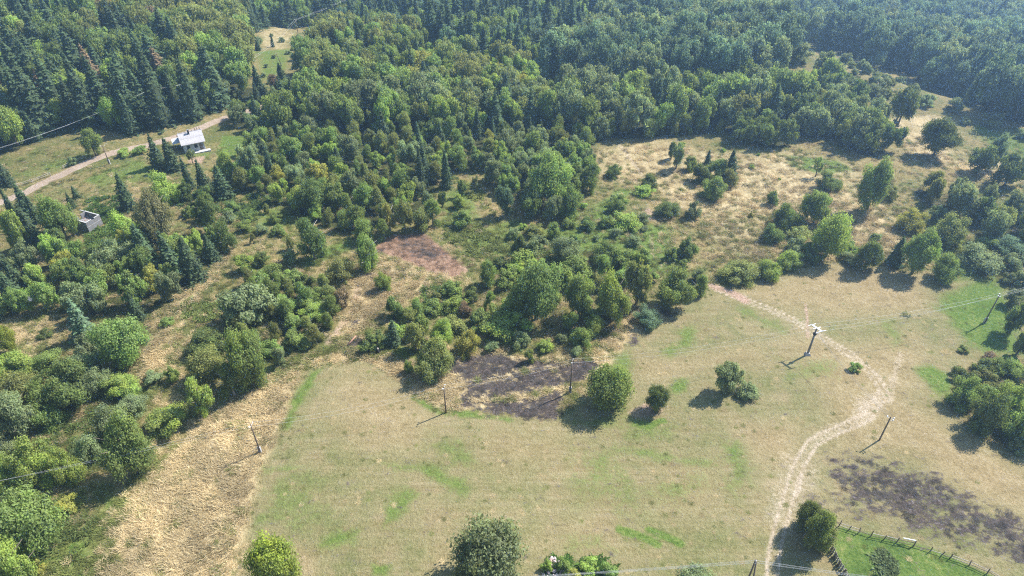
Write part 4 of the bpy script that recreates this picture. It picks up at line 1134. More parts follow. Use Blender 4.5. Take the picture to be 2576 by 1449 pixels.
roadg = gpts(ROAD)
cell = {}
def near_ok(x, y, rmin, own=0):
    i, j = int(x // 8), int(y // 8)
    for a in range(i - 1, i + 2):
        for b in range(j - 1, j + 2):
            for (xx, yy, rr) in cell.get((a, b), ()):
                if (xx - x) ** 2 + (yy - y) ** 2 < max(rmin, rr) ** 2: return False
    return True
for t in TREES: cell.setdefault((int(t['x'] // 8), int(t['y'] // 8)), []).append((t['x'], t['y'], t['r'] * .85))
fr = np.random.default_rng(21)
for poly, sp, mix, words, grp in ZONES:
    g = gpts(poly)
    gx0, gx1 = min(p[0] for p in g) - 4, max(p[0] for p in g) + 4
    gy0, gy1 = min(p[1] for p in g) - 4, max(p[1] for p in g) + 4
    if mix[0][3] >= 4: sp = sp * .84
    n = int((gx1 - gx0) * (gy1 - gy0) / sp ** 2 * 5) + 20
    xs, yz = fr.uniform(gx0, gx1, n), fr.uniform(gy0, gy1, n)
    zz = hgt(xs, yz)
    pu, pv, pd = proj(xs, yz, zz)
    ok = inpoly(pu, pv, poly)
    for c in CLEAR:
        if 'wayleave clearing' not in words or 'scattered' not in words: ok &= ~inpoly(pu, pv, c)
    ok &= segdist(xs, yz, roadg, False) > 3.6
    wts = np.array([m[2] for m in mix]); wts = wts / wts.sum()
    for x, y in zip(xs[ok], yz[ok]):
        if not near_ok(x, y, sp * fr.uniform(.58, 1.2)): continue
        k = fr.choice(len(mix), p=wts)
        kind, tint, _, h0, h1 = mix[k]
        h = fr.uniform(h0, h1)
        if fr.uniform() < .12: h *= .7
        r = h * {S_: fr.uniform(.20, .30), B_: fr.uniform(.30, .40), I_: fr.uniform(.26, .34), U_: fr.uniform(.6, .85), 'sparse_tree': .36}[kind]
        cell.setdefault((int(x // 8), int(y // 8)), []).append((x, y, sp * .72))
        q = (h - h0) / max(.1, h1 - h0)
        add_tree(kind, x, y, r, h, tint, None, grp)
        TREES[-1].update(tn=tint, words=words, sz='small' if q < .3 else ('tall' if q > .72 else ''), wide='slender ' if False else '')

def art(s): return ('an ' if s[0] in 'aeiou' else 'a ') + s
NEARW = {'spruce_tree': 'spruce', 'birch_tree': 'birch', 'bush': 'bush', 'broadleaf_tree': 'tree', 'sparse_tree': 'thin tree', 'large_tree': 'big tree', 'round_tree': 'big tree', 'large_bush': 'big bush'}
grid = {}
for t in TREES: grid.setdefault((int(t['x'] // 10), int(t['y'] // 10)), []).append(t)
for t in TREES:
    if t['label']: continue
    best, bd = None, 11.0 ** 2
    i, j = int(t['x'] // 10), int(t['y'] // 10)
    for a in range(i - 1, i + 2):
        for b in range(j - 1, j + 2):
            for u in grid.get((a, b), ()):
                if u is t or (u['kind'] == t['kind'] and u['tint'] == t['tint']): continue
                d = (u['x'] - t['x']) ** 2 + (u['y'] - t['y']) ** 2
                if d < bd: best, bd = u, d
    lb = ('%s %s %s %s' % (t['sz'], WORD[t['tn']], SPEC[t['kind']], t['words'])).strip()
    if best is not None:
        tn = [k for k, v in TINT.items() if v == best['tint']][0]
        ext = ' beside ' + art(('large ' if best['h'] > 1.25 * t['h'] else ('smaller ' if best['h'] < .75 * t['h'] else '')) + ('' if best['kind'] == 'spruce_tree' else WORD[tn] + ' ') + NEARW[best['kind']])
        if len((lb + ext).split()) <= 16: lb += ext
    t['label'] = lb

MAXK = 298
cnt, rest = {}, []
for t in sorted(TREES, key=lambda t: (not t['hand'], not t['inview'], -t['size'])):
    nm = NAME.get(t['kind'], t['kind'])
    if t['inview'] and cnt.get(nm, 0) < MAXK:
        cnt[nm] = cnt.get(nm, 0) + 1
        build_tree(t)
    else: rest.append(t)
print('plants', len(TREES), cnt, 'rest', len(rest))
for kind, nm, lb in (('spruce_tree', 'spruce_forest', 'mass of far dark spruces merging into the hillside forest'), ('broadleaf_tree', 'broadleaf_forest', 'mass of far leafy trees covering the hillsides'),
                     ('birch_tree', 'birch_thicket', 'further young birches massed in the woods'), ('bush', 'scrub', 'further low bushes massed on the slopes')):
    L = [t for t in rest if NAME.get(t['kind'], t['kind']) == nm or NAME.get(t['kind'], t['kind']) == kind]
    if not L: continue
    n = len(L)
    P3 = np.array([(t['x'], t['y'], t['z'] - .1) for t in L])
    rot = np.zeros((n, 3)); rot[:, 2] = fr.uniform(0, 6.28, n); rot[:, :2] = fr.normal(size=(n, 2)) * .02
    scl = np.array([(t['r'], t['r'], t['h']) for t in L])
    ms = PROTO[kind]
    scatter(nm, P3, rot, scl, fr.integers(0, len(ms), n), ms, np.array([t['tint'] for t in L]), lb, 'forest' if kind != 'bush' else 'scrub', M_LEAF_I)
# ------------------------------------------------------------------ house by the road
def frame_of(a, b):
    """local frame: origin a, x towards b, y away from the camera, on level ground"""
    d = Vector((b.x - a.x, b.y - a.y, 0)); L = d.length; d.normalize()
    return L, math.atan2(d.y, d.x)

A_, B2 = at(466, 386), at(518, 376.5)
HL, hrot = frame_of(A_, B2)
HD, WH, RH = 6.2, 3.3, 2.1
hz0 = min(A_.z, B2.z)
house = tag(empty('house', (A_.x, A_.y, hz0), hrot), 'small white house with pale grey sheet roof beside the dirt road', 'house')
fnd = MB().box(-.12, HL + .12, -.12, HD + .12, -.8, .35).obj('foundation', M_CONC, house)
MB().box(0, HL, 0, .25, .35, WH).obj('wall', M_PLASTER, house)
MB().box(0, HL, HD - .25, HD, .35, WH).obj('wall', M_PLASTER, house)
for x0 in (0, HL - .25):
    b = MB().box(x0, x0 + .25, .25, HD - .25, .35, WH)
    b.add([(x0, 0, WH), (x0 + .25, 0, WH), (x0 + .25, HD, WH), (x0, HD, WH), (x0, HD / 2, WH + RH), (x0 + .25, HD / 2, WH + RH)],
          [(0, 4, 3), (1, 2, 5), (0, 1, 5, 4), (3, 4, 5, 2), (0, 3, 2, 1)])
    b.obj('wall', M_PLASTER, house)
roof = MB().beam((-.5, HD / 2, WH + RH + .05), (HL + .5, HD / 2, WH + RH + .05), .12, .12).obj('roof', M_ROOF, house)
rl = math.hypot(HD / 2 + .55, RH * (HD / 2 + .55) / (HD / 2))
ncol = 8
cw = (HL + 1.0) / ncol
sheet = None
for side in (0, 1):
    for row in range(2):
        for c in range(ncol):
            if sheet is None:
                b = MB()
                nk = 10
                vs, fs = [], []
                for k in range(nk + 1):
                    zk = .035 * (1 if k % 2 else 0)
                    for yy in (0, rl / 2 + .12):
                        vs += [(cw * 1.02 * k / nk, yy, zk), (cw * 1.02 * k / nk, yy, zk - .012)]
                for k in range(nk):
                    a = k * 4
                    fs += [(a, a + 4, a + 6, a + 2), (a + 1, a + 3, a + 7, a + 5), (a, a + 1, a + 5, a + 4), (a + 2, a + 6, a + 7, a + 3)]
                b.add(vs, fs)
                sheet = b.mesh('roof_sheet', M_ROOF)
            o = mobj('roof_sheet', sheet, roof)
            sl = math.atan2(RH, HD / 2)
            s0 = -.55 + row * (rl / 2) * math.cos(sl)
            zz = WH + (s0) * math.tan(sl) + .06 + row * .02
            if side == 0:
                o.location = (-.5 + c * cw, s0, zz); o.rotation_euler = (sl, 0, 0)
            else:
                o.location = (-.5 + (c + 1) * cw, HD - s0, zz); o.rotation_euler = (sl, 0, math.pi)
chim = MB().box(HL * .40, HL * .40 + .5, HD * .36, HD * .36 + .5, WH + RH * .55, WH + RH + .9).obj('chimney', M_DARK, house)
MB().box(HL * .40 - .06, HL * .40 + .56, HD * .36 - .06, HD * .36 + .56, WH + RH + .9, WH + RH + 1.0).obj('chimney_cap', M_CONC, chim)
for x0, w0, z0, z1 in ((1.0, .9, 1.3, 2.4), (HL * .52, .9, 1.3, 2.4)):
    wd = MB().box(x0, x0 + w0, -.03, .05, z0, z1).obj('window', M_DARK, house)
    MB().box(x0 - .07, x0, -.05, .02, z0 - .07, z1 + .07).box(x0 + w0, x0 + w0 + .07, -.05, .02, z0 - .07, z1 + .07).box(x0, x0 + w0, -.05, .02, z1, z1 + .07).box(x0, x0 + w0, -.08, .02, z0 - .07, z0).obj('frame', M_CONC_L, wd)
dr = MB().box(HL * .76, HL * .76 + .95, -.04, .06, .36, 2.4).obj('door', M_WOOD, house)
MB().box(HL * .76 + .80, HL * .76 + .88, -.10, -.04, 1.3, 1.36).obj('handle', M_STEEL, dr)
MB().box(HL * .45, HL + 1.3, -1.6, -.14, -.7, .30).obj('terrace', M_CONC_L, house)
pr = MB().add([(-2.6, HD * .45, 2.5), (.3, HD * .45, 2.75), (.3, HD + .8, 2.75), (-2.6, HD + .8, 2.5), (-2.6, HD * .45, 2.56), (.3, HD * .45, 2.81), (.3, HD + .8, 2.81), (-2.6, HD + .8, 2.56)],
              [(3, 2, 1, 0), (4, 5, 6, 7), (0, 1, 5, 4), (1, 2, 6, 5), (2, 3, 7, 6), (3, 0, 4, 7)]).obj('porch_roof', M_PLASTER, house)
for yy in (HD * .5, HD + .6):
    MB().box(-2.5, -2.38, yy, yy + .12, -.6, 2.5).obj('porch_post', M_WOODG, pr)

# road fence behind the house
fr_pts = [(447, 351), (453, 349), (460, 346), (468, 343.5), (476, 341), (484, 337), (492, 333.5), (497, 331.5), (503, 329.5)]
fen = None
prev = None
for p in fr_pts:
    g_ = at(*p)
    if fen is None: fen = tag(empty('wire_fence', g_), 'thin post and wire fence between the house and the dirt road', 'fence'); o0 = g_
    q_ = g_ - o0
    MB().box(q_.x - .06, q_.x + .06, q_.y - .06, q_.y + .06, q_.z - .3, q_.z + 1.5).obj('post', M_WOOD, fen)
    if prev is not None:
        for hh in (.7, 1.3): MB().tube([prev + Vector((0, 0, hh)), q_ + Vector((0, 0, hh))], .012, 4).obj('strand', M_WIRE, fen)
    prev = q_

# ------------------------------------------------------------------ roofless concrete shell
SA, SB = at(226.5, 586), at(260, 564)
SL, srot = frame_of(SA, SB)
SD, SH, wt = 5.0, 3.0, .25
sz0 = min(SA.z, SB.z) - .1
shell = tag(empty('concrete_shell', (SA.x, SA.y, sz0), srot), 'roofless grey concrete building shell among green ferns', 'ruin')
SF = 1.75
MB().box(0, SL, 0, wt, -.8, SF).obj('wall', M_CONC, shell)
MB().box(0, SL, SD - wt, SD, -.8, SF).obj('wall', M_CONC, shell)
MB().box(0, wt, wt, SD - wt, -.8, SF).obj('wall', M_CONC, shell)
MB().box(SL - wt, SL, wt, SD - wt, -.8, SF).obj('wall', M_CONC, shell)
MB().box(wt, SL - wt, wt, SD - wt, SF - .25, SF + .02).obj('floor_slab', M_CONC, shell)
MB().box(-.03, SL + .03, -.03, wt, SF, SF + .10).obj('floor_band', M_CONC_L, shell)
blk = .4
def course_wall(x0, x1, y0, y1, heights, along):
    """block courses above the slab; each block is a piece"""
    L_ = (x1 - x0) if along == 'x' else (y1 - y0)
    n = max(1, int(round(L_ / .8)))
    for i in range(n):
        hgt_ = heights(i / max(1, n - 1))
        k = 0
        while k * .32 < hgt_ - .05:
            g0, g1 = i / n * L_ + .008, (i + 1) / n * L_ - .008
            z0 = SF + .10 + k * .32 + .006; z1 = z0 + .308
            b = MB()
            if along == 'x': b.box(x0 + g0, x0 + g1, y0, y1, z0, z1)
            else: b.box(x0, x1, y0 + g0, y0 + g1, z0, z1)
            b.obj('block', M_CONC, shell)
            k += 1
course_wall(0, SL, 0, wt, lambda t: 1.25 if (t < .42 or t > .6) else .96, 'x')
course_wall(0, wt, wt, SD, lambda t: 1.25, 'y')
course_wall(SL - wt, SL, wt, SD, lambda t: 1.25, 'y')
course_wall(wt, SL - wt, SD - wt, SD, lambda t: 1.25 if t > .66 else (.96 if t < .3 else (.6 if t < .5 else .01)), 'x')
MB().beam((wt / 2, SD - .02, SF + 1.25), (wt / 2, SD + 2.0, SF + 1.25), .22, .22).obj('beam', M_CONC_L, shell)
MB().beam((SL - wt / 2, SD - .02, SF + 1.25), (SL - wt / 2, SD + 1.9, SF + 1.25), .22, .22).obj('beam', M_CONC_L, shell)
for (x0, x1, y0, y1) in ((0, SL, 0, wt), (0, wt, wt + .01, SD), (SL - wt, SL, wt + .01, SD)):
    if x1 - x0 > 2:
        MB().box(x0, x0 + SL * .42, y0 - .02, y1 + .02, SF + 1.39, SF + 1.47).obj('coping', M_CONC_L, shell)
        MB().box(x0 + SL * .62, x1, y0 - .02, y1 + .02, SF + 1.39, SF + 1.47).obj('coping', M_CONC_L, shell)
    else: MB().box(x0 - .02, x1 + .02, y0, y1, SF + 1.39, SF + 1.47).obj('coping', M_CONC_L, shell)
rr_ = random.Random(3)
b = MB()
for k in range(90):
    x, y = rr_.uniform(.5, SL - .5), rr_.uniform(.5, SD - .5); s = rr_.uniform(.08, .3)
    b.box(x, x + s, y, y + s * rr_.uniform(.5, 1.5), SF + .02, SF + .02 + rr_.uniform(.03, .16))
rb = b.obj('rubble', M_RUBBLE, shell); rb['kind'] = 'stuff'

# small shed half hidden among trees
sg = at(84, 765)
shed = tag(empty('shed', sg - Vector((0, 0, .5)), .5), 'small shed with grey blue roof half hidden among trees', 'shed')
MB().box(-1.0, 1.0, -.9, .9, -.5, 1.9).obj('wall', M_WOOD, shed)
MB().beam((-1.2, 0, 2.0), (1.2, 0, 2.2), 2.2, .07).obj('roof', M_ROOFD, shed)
MB().box(-1.5, -.7, -1.6, -1.05, .3, 1.0).obj('tile_stack', M_TILE, shed)

# ------------------------------------------------------------------ power poles
def top_h(g_, ty):
    lo, hi = 1.0, 25.0
    for _ in range(40):
        m = .5 * (lo + hi)
        if proj(g_.x, g_.y, g_.z + m)[1] > ty: lo = m
        else: hi = m
    return .5 * (lo + hi)

def wood_pole(bx, by, ty, label, nins=2, arm=(1, 0), white=False, footing=True, h=None, lean=(0, 0), grp=None):
    g_ = at(bx, by)
    h = h or top_h(g_, ty)
    o = tag(empty('utility_pole', g_), label, 'utility pole', grp)
    MB().tube([(0, 0, -.6), (lean[0] * .5, lean[1] * .5, h * .5), (lean[0], lean[1], h)], [.15, .13, .10], 10).obj('shaft', M_WOOD, o, True)
    if footing: MB().box(-.28, -.14, -.16, .16, -.5, 1.5).box(.14, .28, -.16, .16, -.5, 1.5).obj('footing', M_CONC_L, o)
    tips = []
    ax = Vector((arm[0], arm[1], 0)).normalized()
    for k in range(nins):
        s = -1 if k % 2 else 1
        z = h - .25 - .55 * (k // 2)
        base = Vector((lean[0], lean[1], z))
        tip = base + ax * (s * .55) + Vector((0, 0, .22))
        MB().tube([base + ax * (s * .08), base + ax * (s * .5), tip - Vector((0, 0, .1))], .03, 6).obj('bracket', M_STEEL, o)
        MB().tube([tip - Vector((0, 0, .12)), tip - Vector((0, 0, .02)), tip + Vector((0, 0, .10))], [.05, .10, .06] if not white else [.08, .15, .09], 8).obj('insulator', M_INS, o, True)
        tips.append(g_ + tip + Vector((0, 0, .08)))
    return o, g_, h, tips

pl1 = wood_pole(655, 1138, 1068, 'weathered wooden pole with white footing in the tall straw', 2, (.3, 1))
pl2 = wood_pole(1122, 1038, 973, 'dark wooden pole at the straw fringe left of the burnt patch', 2, (.3, 1), footing=False)
pl3 = wood_pole(1434, 987, 908, 'dark wooden pole on the burnt patch beside the round tree', 2, (.3, 1))
pl5 = wood_pole(2476, 812, 742, 'wooden pole with three white insulators on the bright green grass', 3, (.5, 1), white=True, footing=True)
pl6 = wood_pole(2212, 1107, 1049, 'wooden pole with white insulators beside the pale track', 3, (1, -.4), white=True, footing=False)
pl8 = wood_pole(276, 413, 366, 'wooden pole with pale footing beside the dirt road', 2, (1, .3))
pl9 = wood_pole(627, 186, 156, 'far wooden pole at the edge of the wayleave clearing', 2, (1, -.6), footing=False)
pl10 = wood_pole(750, 86, 50, 'far wooden pole among young trees above the wayleave clearing', 2, (1, -.6), footing=False)
wood_pole(709, 166, 134, 'thin leaning far pole on the wayleave clearing', 0, footing=False, lean=(-1.2, 0))

# double pole at the near wires
g7 = at(1868, 1492)
h7 = top_h(g7, 1408)
o7 = tag(empty('utility_pole', g7), 'dark double legged wooden pole carrying the low near wires', 'utility pole')
MB().tube([(-.0, 0, -.6), (0, 0, h7)], [.16, .11], 10).obj('shaft', M_WOOD, o7, True)
MB().tube([(1.1, -.5, -.6), (.12, -.05, h7 - .3)], [.15, .10], 10).obj('strut', M_WOOD, o7, True)
tips7 = []
for k in range(4):
    s = Vector((0, .14 if k % 2 else -.14, h7 - .1 - .28 * k))
    MB().tube([s * 1.0 - Vector((0, 0, .08)), s + Vector((0, 0, .0)), s + Vector((0, 0, .1))], [.05, .09, .05], 8).obj('insulator', M_INS, o7, True)
    tips7.append(g7 + s + Vector((0, 0, .08)))

# concrete pole with steel crossarms
g4 = at(2031, 892)
h4 = top_h(g4, 826)
o4 = tag(empty('concrete_pole', g4), 'tall grey concrete pole with white steel crossarm on a white base', 'utility pole')
MB().tube([(0, 0, -.6), (0, 0, h4)], [.24, .15], 12).obj('shaft', M_CONC, o4, True)
MB().add([(-.75, -.6, -.4), (.75, -.6, -.4), (.75, .6, -.4), (-.75, .6, -.4), (-.35, -.3, .55), (.35, -.3, .55), (.35, .3, .55), (-.35, .3, .55)],
         [(3, 2, 1, 0), (4, 5, 6, 7), (0, 1, 5, 4), (1, 2, 6, 5), (2, 3, 7, 6), (3, 0, 4, 7)]).obj('base', M_CONC_L, o4)
arm_d = Vector((.55, -.83, 0)).normalized(); wire_d = Vector((1, .35, 0)).normalized()
arm4 = MB().beam(-arm_d * 1.35 + Vector((0, 0, h4 + .1)) + wire_d * .12, arm_d * 1.35 + Vector((0, 0, h4 + .1)) + wire_d * .12, .14, .12)
arm4.beam(-arm_d * 1.35 + Vector((0, 0, h4 + .1)) - wire_d * .16, arm_d * 1.35 + Vector((0, 0, h4 + .1)) - wire_d * .16, .14, .12)
a4 = arm4.obj('crossarm', M_STEEL, o4)
for s in (-1, 0, 1): MB().beam(arm_d * (1.2 * s) + Vector((0, 0, h4 + .12)) - wire_d * .3, arm_d * (1.2 * s) + Vector((0, 0, h4 + .12)) + wire_d * .3, .12, .08).obj('tie_plate', M_STEEL, a4)
MB().beam(Vector((0, 0, h4 - 1.4)) - wire_d * .1, Vector((0, 0, h4 - 1.35)) + wire_d * 1.0, .12, .12).obj('bracket', M_STEEL, o4)
MB().box(-.26, .26, -.26, .26, h4 - 1.75, h4 - 1.25).obj('switch_box', M_DARK, o4)
t4r, t4l = [], []
for s in (-1, 0, 1):
    for sg_, lst in ((1, t4r), (-1, t4l)):
        p0 = arm_d * (1.2 * s) + Vector((0, 0, h4 + .12)) + wire_d * (sg_ * .3)
        p1 = p0 + wire_d * (sg_ * .75) - Vector((0, 0, .08))
        MB().tube([p0, p0.lerp(p1, .25), p0.lerp(p1, .4), p0.lerp(p1, .6), p0.lerp(p1, .75), p1], [.03, .10, .05, .10, .05, .03], 8).obj('insulator', M_INS, o4, True)
        lst.append(g4 + p1)

def wire(a, b, sag, label, grp, r=.016, n=14):
    a, b = Vector(a), Vector(b)
    pts = [a.lerp(b, k / n) - Vector((0, 0, 4 * sag * (k / n) * (1 - k / n))) for k in range(n + 1)]
    m = (a + b) / 2
    o = MB().tube([p - a for p in pts], r, 4, False).obj('overhead_wire', M_WIRE)
    o.location = a
    return tag(o, label, 'wire', grp)

def off(g_, dx, dy, h): return Vector((g_.x + dx, g_.y + dy, g_.z + h))
L0 = pl1[1] + Vector((-86, -24, 7.2))
for k in range(2):
    wire(L0 + Vector((0, 1.1 * k, 0)), pl1[3][k], 1.6, 'overhead wire leaving the pole in the tall straw over the willows', 'wires over the left slope', .014)
    wire(pl1[3][k], pl2[3][k], 1.3, 'overhead wire between the straw pole and the pole at the straw fringe', 'wires over the field tip', .014)
    wire(pl2[3][k], pl3[3][k], .8, 'overhead wire between the two dark poles beside the burnt patch', 'wires over the burnt patch', .013)
    wire(pl3[3][k], t4l[k], 1.4, 'overhead wire from the burnt patch pole to the concrete pole', 'wires to the concrete pole', .014)
for k in range(3):
    wire(t4r[k], pl5[3][k], 1.0, 'overhead wire from the concrete pole to the pole on bright grass', 'wires over the upper field', .017)
    wire(pl5[3][k], pl5[3][k] + Vector((70, 24, 2)), 1.2, 'overhead wire leading away from the pole on bright grass', 'wires leaving the bright grass pole', .016)
    wire(g4 + Vector((.3, -.2, h4 - .9 - .1 * k)), pl6[3][k], .8, 'thin overhead wire from the concrete pole to the pole beside the track', 'wires over the track bend', .014)
for k in range(4):
    wire(tips7[k], at(560, 1545) + Vector((0, .25 * k, 6.6 - .28 * k)), 1.0, 'low overhead wire left of the double legged pole', 'low wires left of the double pole', .011)
    wire(tips7[k], at(2900, 1600) + Vector((0, .25 * k, 7.6 - .28 * k)), 1.0, 'low overhead wire right of the double legged pole', 'low wires right of the double pole', .011)
Mp = wood_pole(398, 296, 240, 'wooden pole rising from the edge of the spruce forest', 2, (.3, 1), footing=False, h=9.5)
LL = at(-160, 500) + Vector((0, 0, 9))
for k in range(2):
    wire(LL + Vector((0, 1.2 * k, 0)), Mp[3][k], 2.0, 'overhead wire along the forest edge above the road meadow', 'wires above the road meadow', .018)
    wire(Mp[3][k], pl9[3][k] , 1.5, 'overhead wire over the forest towards the wayleave clearing', 'wires over the forest', .018)
    wire(pl9[3][k], pl10[3][k], 1.5, 'overhead wire across the wayleave clearing', 'wires over the wayleave clearing', .018)
    wire(pl10[3][k], pl10[3][k] + Vector((45, 80, 6)), 2, 'overhead wire climbing the far hillside', 'wires on the far hillside', .018)

# ------------------------------------------------------------------ fences of the enclosure
FP = [(2098, 1310), (2110, 1324), (2136, 1332), (2161, 1340), (2190, 1349), (2224, 1356), (2255, 1364), (2298, 1374), (2340, 1387), (2367, 1396), (2390, 1404), (2440, 1422), (2484, 1442), (2530, 1470), (2590, 1500)]
e0 = at(*FP[0])
enc = tag(empty('pole_fence', e0), 'rickety wooden post and rail fence along the burnt grass side of the enclosure', 'fence')
rf = random.Random(5)
pv_ = None
for i, p in enumerate(FP):
    q_ = at(*p) - e0
    hh = rf.uniform(1.1, 1.5)
    tilt = (rf.uniform(-.15, .25), rf.uniform(-.15, .15))
    MB().tube([(q_.x, q_.y, q_.z - .4), (q_.x + tilt[0], q_.y + tilt[1], q_.z + hh)], [.085, .07], 7).obj('post', M_WOOD, enc)
    if pv_ is not None:
        for zz in (.45, .95):
            if rf.random() < .85:
                pa, pb = pv_ + Vector((0, -.1, zz + rf.uniform(-.12, .1))), q_ + Vector((0, -.1, zz + rf.uniform(-.12, .1)))
                MB().tube([pa, (pa + pb) / 2 - Vector((0, 0, .06)), pb], [.06, .055, .05], 6).obj('rail', M_WOODG if rf.random() < .6 else M_WOOD, enc)
    pv_ = q_
wr = at(2296, 1372) - e0
MB().tube([wr + Vector((-1.6, .6, 1.1)), wr + Vector((0, 0, 1.35)), wr + Vector((.15, -.1, .1))], .09, 7).obj('rail', M_INS, enc)['label'] = 'bleached white bent rail'

PP = [(2083, 1372), (2090, 1388), (2098, 1404), (2108, 1424), (2122, 1445), (2134, 1470), (2146, 1500)]
p0 = at(*PP[0])
plk = tag(empty('plank_fence', p0), 'grey weathered plank fence running down from the tree at the enclosure corner', 'fence')
for i in range(len(PP) - 1):
    a, b = at(*PP[i]) - p0, at(*PP[i + 1]) - p0
    d = b - a; dn = Vector((d.x, d.y, 0)).normalized(); pn = Vector((-dn.y, dn.x, 0))
    MB().box(a.x - .08, a.x + .08, a.y - .08, a.y + .08, a.z - .4, a.z + 1.5).obj('post', M_WOOD, plk)
    n = max(2, int(d.length / .42))
    for k in range(n):
        c = a + d * ((k + .5) / n)
        h_ = rf.uniform(1.1, 1.45); w_ = .16; t_ = rf.uniform(-.05, .05)
        q = [c - dn * w_ + pn * .1, c + dn * w_ + pn * .1]
        vs = []
        for z in (-.2, h_):
            for s in (0, .035):
                for e in (0, 1): vs.append(q[e] + pn * s + Vector((0, 0, z)) + dn * (t_ * (z > 0)))
        MB().add(vs, [(0, 1, 5, 4), (2, 6, 7, 3), (0, 4, 6, 2), (1, 3, 7, 5), (4, 5, 7, 6), (0, 2, 3, 1)]).obj('plank', M_WOODG, plk)
    for z in (.4, 1.0): MB().beam(a + Vector((0, 0, z)), b + Vector((0, 0, z)), .06, .1).obj('rail', M_WOODG, plk)

# leaning road fence rails on the left meadow
RP = [(44, 471), (82, 459), (128, 442), (160, 424), (185, 413), (216, 398)]
r0 = at(*RP[0])
rfn = tag(empty('rail_fence', r0), 'low pale rail fence along the far verge of the dirt road', 'fence')
for i in range(len(RP)):
    a = at(*RP[i]) - r0
    MB().box(a.x - .07, a.x + .07, a.y - .07, a.y + .07, a.z - .3, a.z + 1.1).obj('post', M_WOODG, rfn)
    if i and i != 3:
        pb = at(*RP[i - 1]) - r0
        for z in (.5, .95): MB().tube([pb + Vector((0, 0, z)), a + Vector((0, 0, z))], .06, 6).obj('rail', M_WOODG, rfn)

# ------------------------------------------------------------------ stump, charred log, rubble heap
sg = at(952, 889)
st = tag(empty('tree_stump', sg), 'charred upright tree stump with pale broken top near the field tip', 'stump')
MB().tube([(0, 0, -.2), (.03, 0, .5), (.0, .02, 1.25)], [.34, .26, .24], 10).obj('trunk', M_DARK, st, True)
MB().tube([(0, .02, 1.24), (.05, .02, 1.42), (.1, 0, 1.5)], [.22, .18, .05], 10).obj('broken_top', M_WOODG, st)
lg = at(886, 862)
lo_ = tag(empty('fallen_log', lg, .9), 'reddish fallen log leaning over a pile of pale ash', 'log')
MB().tube([(-1.2, 0, .1), (.2, .1, .55), (1.4, .1, 1.0)], [.2, .18, .12], 9).obj('trunk', plain('red_wood', (.36, .2, .13), .3, 5), lo_, True)
MB().tube([(.3, .1, .6), (.7, .6, .9), (.9, 1.0, 1.3)], [.09, .06, .03], 6).obj('branch', M_WOOD, lo_, True)
hp = at(1393, 1432)
heap = tag(empty('rubble_heap', hp), 'heap of pinkish grey rubble among the garden bushes', 'rubble heap')
import bmesh
def stone(seed):
    r = random.Random(seed); bm = bmesh.new(); bmesh.ops.create_icosphere(bm, subdivisions=1, radius=1)
    for v in bm.verts: v.co *= r.uniform(.7, 1.15)
    m = bpy.data.meshes.new('stone'); bm.to_mesh(m); bm.free(); m.materials.append(plain('rubble_stone_%d' % seed, (.42 + .05 * seed, .36, .34), .25, 2)); return m
STN = [stone(k) for k in range(3)]
for k in range(46):
    a, d = rf.uniform(0, 6.28), rf.uniform(0, 1) ** .6 * 1.9
    o = mobj('stone', STN[k % 3], heap)
    s = rf.uniform(.16, .42)
    o.scale = (s, s * .9, s * .7); o.location = (d * math.cos(a), d * math.sin(a), .12 + .55 * (1 - d / 1.9)); o.rotation_euler = (rf.uniform(0, 3), rf.uniform(0, 3), rf.uniform(0, 3))
# ------------------------------------------------------------------ standing grass, ferns and weeds
def tuft(seed, n, spread, lean, w, hmin=.5, leafy=False):
    r = np.random.default_rng(seed)
    a = r.uniform(0, 6.28, n); d = spread * np.sqrt(r.uniform(0, 1, n))
    base = np.stack([d * np.cos(a), d * np.sin(a), np.zeros(n) - .03], 1)
    h = r.uniform(hmin, 1, n)
    la = r.normal(size=n) * .9
    tip = base + np.stack([lean * np.cos(la) * h * r.uniform(.3, 1.3, n), lean * np.sin(la) * h, h * (1 if not leafy else .8)], 1)
    wa = r.uniform(0, 6.28, n); wv = np.stack([np.cos(wa), np.sin(wa), np.zeros(n)], 1) * (w * r.uniform(.6, 1.4, n))[:, None]
    mid = base * .45 + tip * .55 + np.array([0, 0, .06])
    v = np.stack([base - wv * .6, base + wv * .6, mid + wv, mid - wv, tip], 1).reshape(-1, 3)
    k = np.arange(n) * 5
    q = np.stack([k, k + 1, k + 2, k + 3], 1); t = np.stack([k + 3, k + 2, k + 4], 1)
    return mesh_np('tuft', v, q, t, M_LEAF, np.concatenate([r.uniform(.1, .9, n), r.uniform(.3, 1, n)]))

GR = [tuft(500 + i, 64, .80, 1.1, .026) for i in range(4)]
FERN = [tuft(520 + i, 40, .75, .85, .11, .35, True) for i in range(3)]

def throw(n, box, seed):
    """random points on the land, kept where they fall inside a picked outline"""
    r = np.random.default_rng(seed)
    g = gpts(box)
    x = r.uniform(min(p[0] for p in g), max(p[0] for p in g), n); y = r.uniform(min(p[1] for p in g), max(p[1] for p in g), n)
    ok = inpoly(x, y, g)
    return x[ok], y[ok]

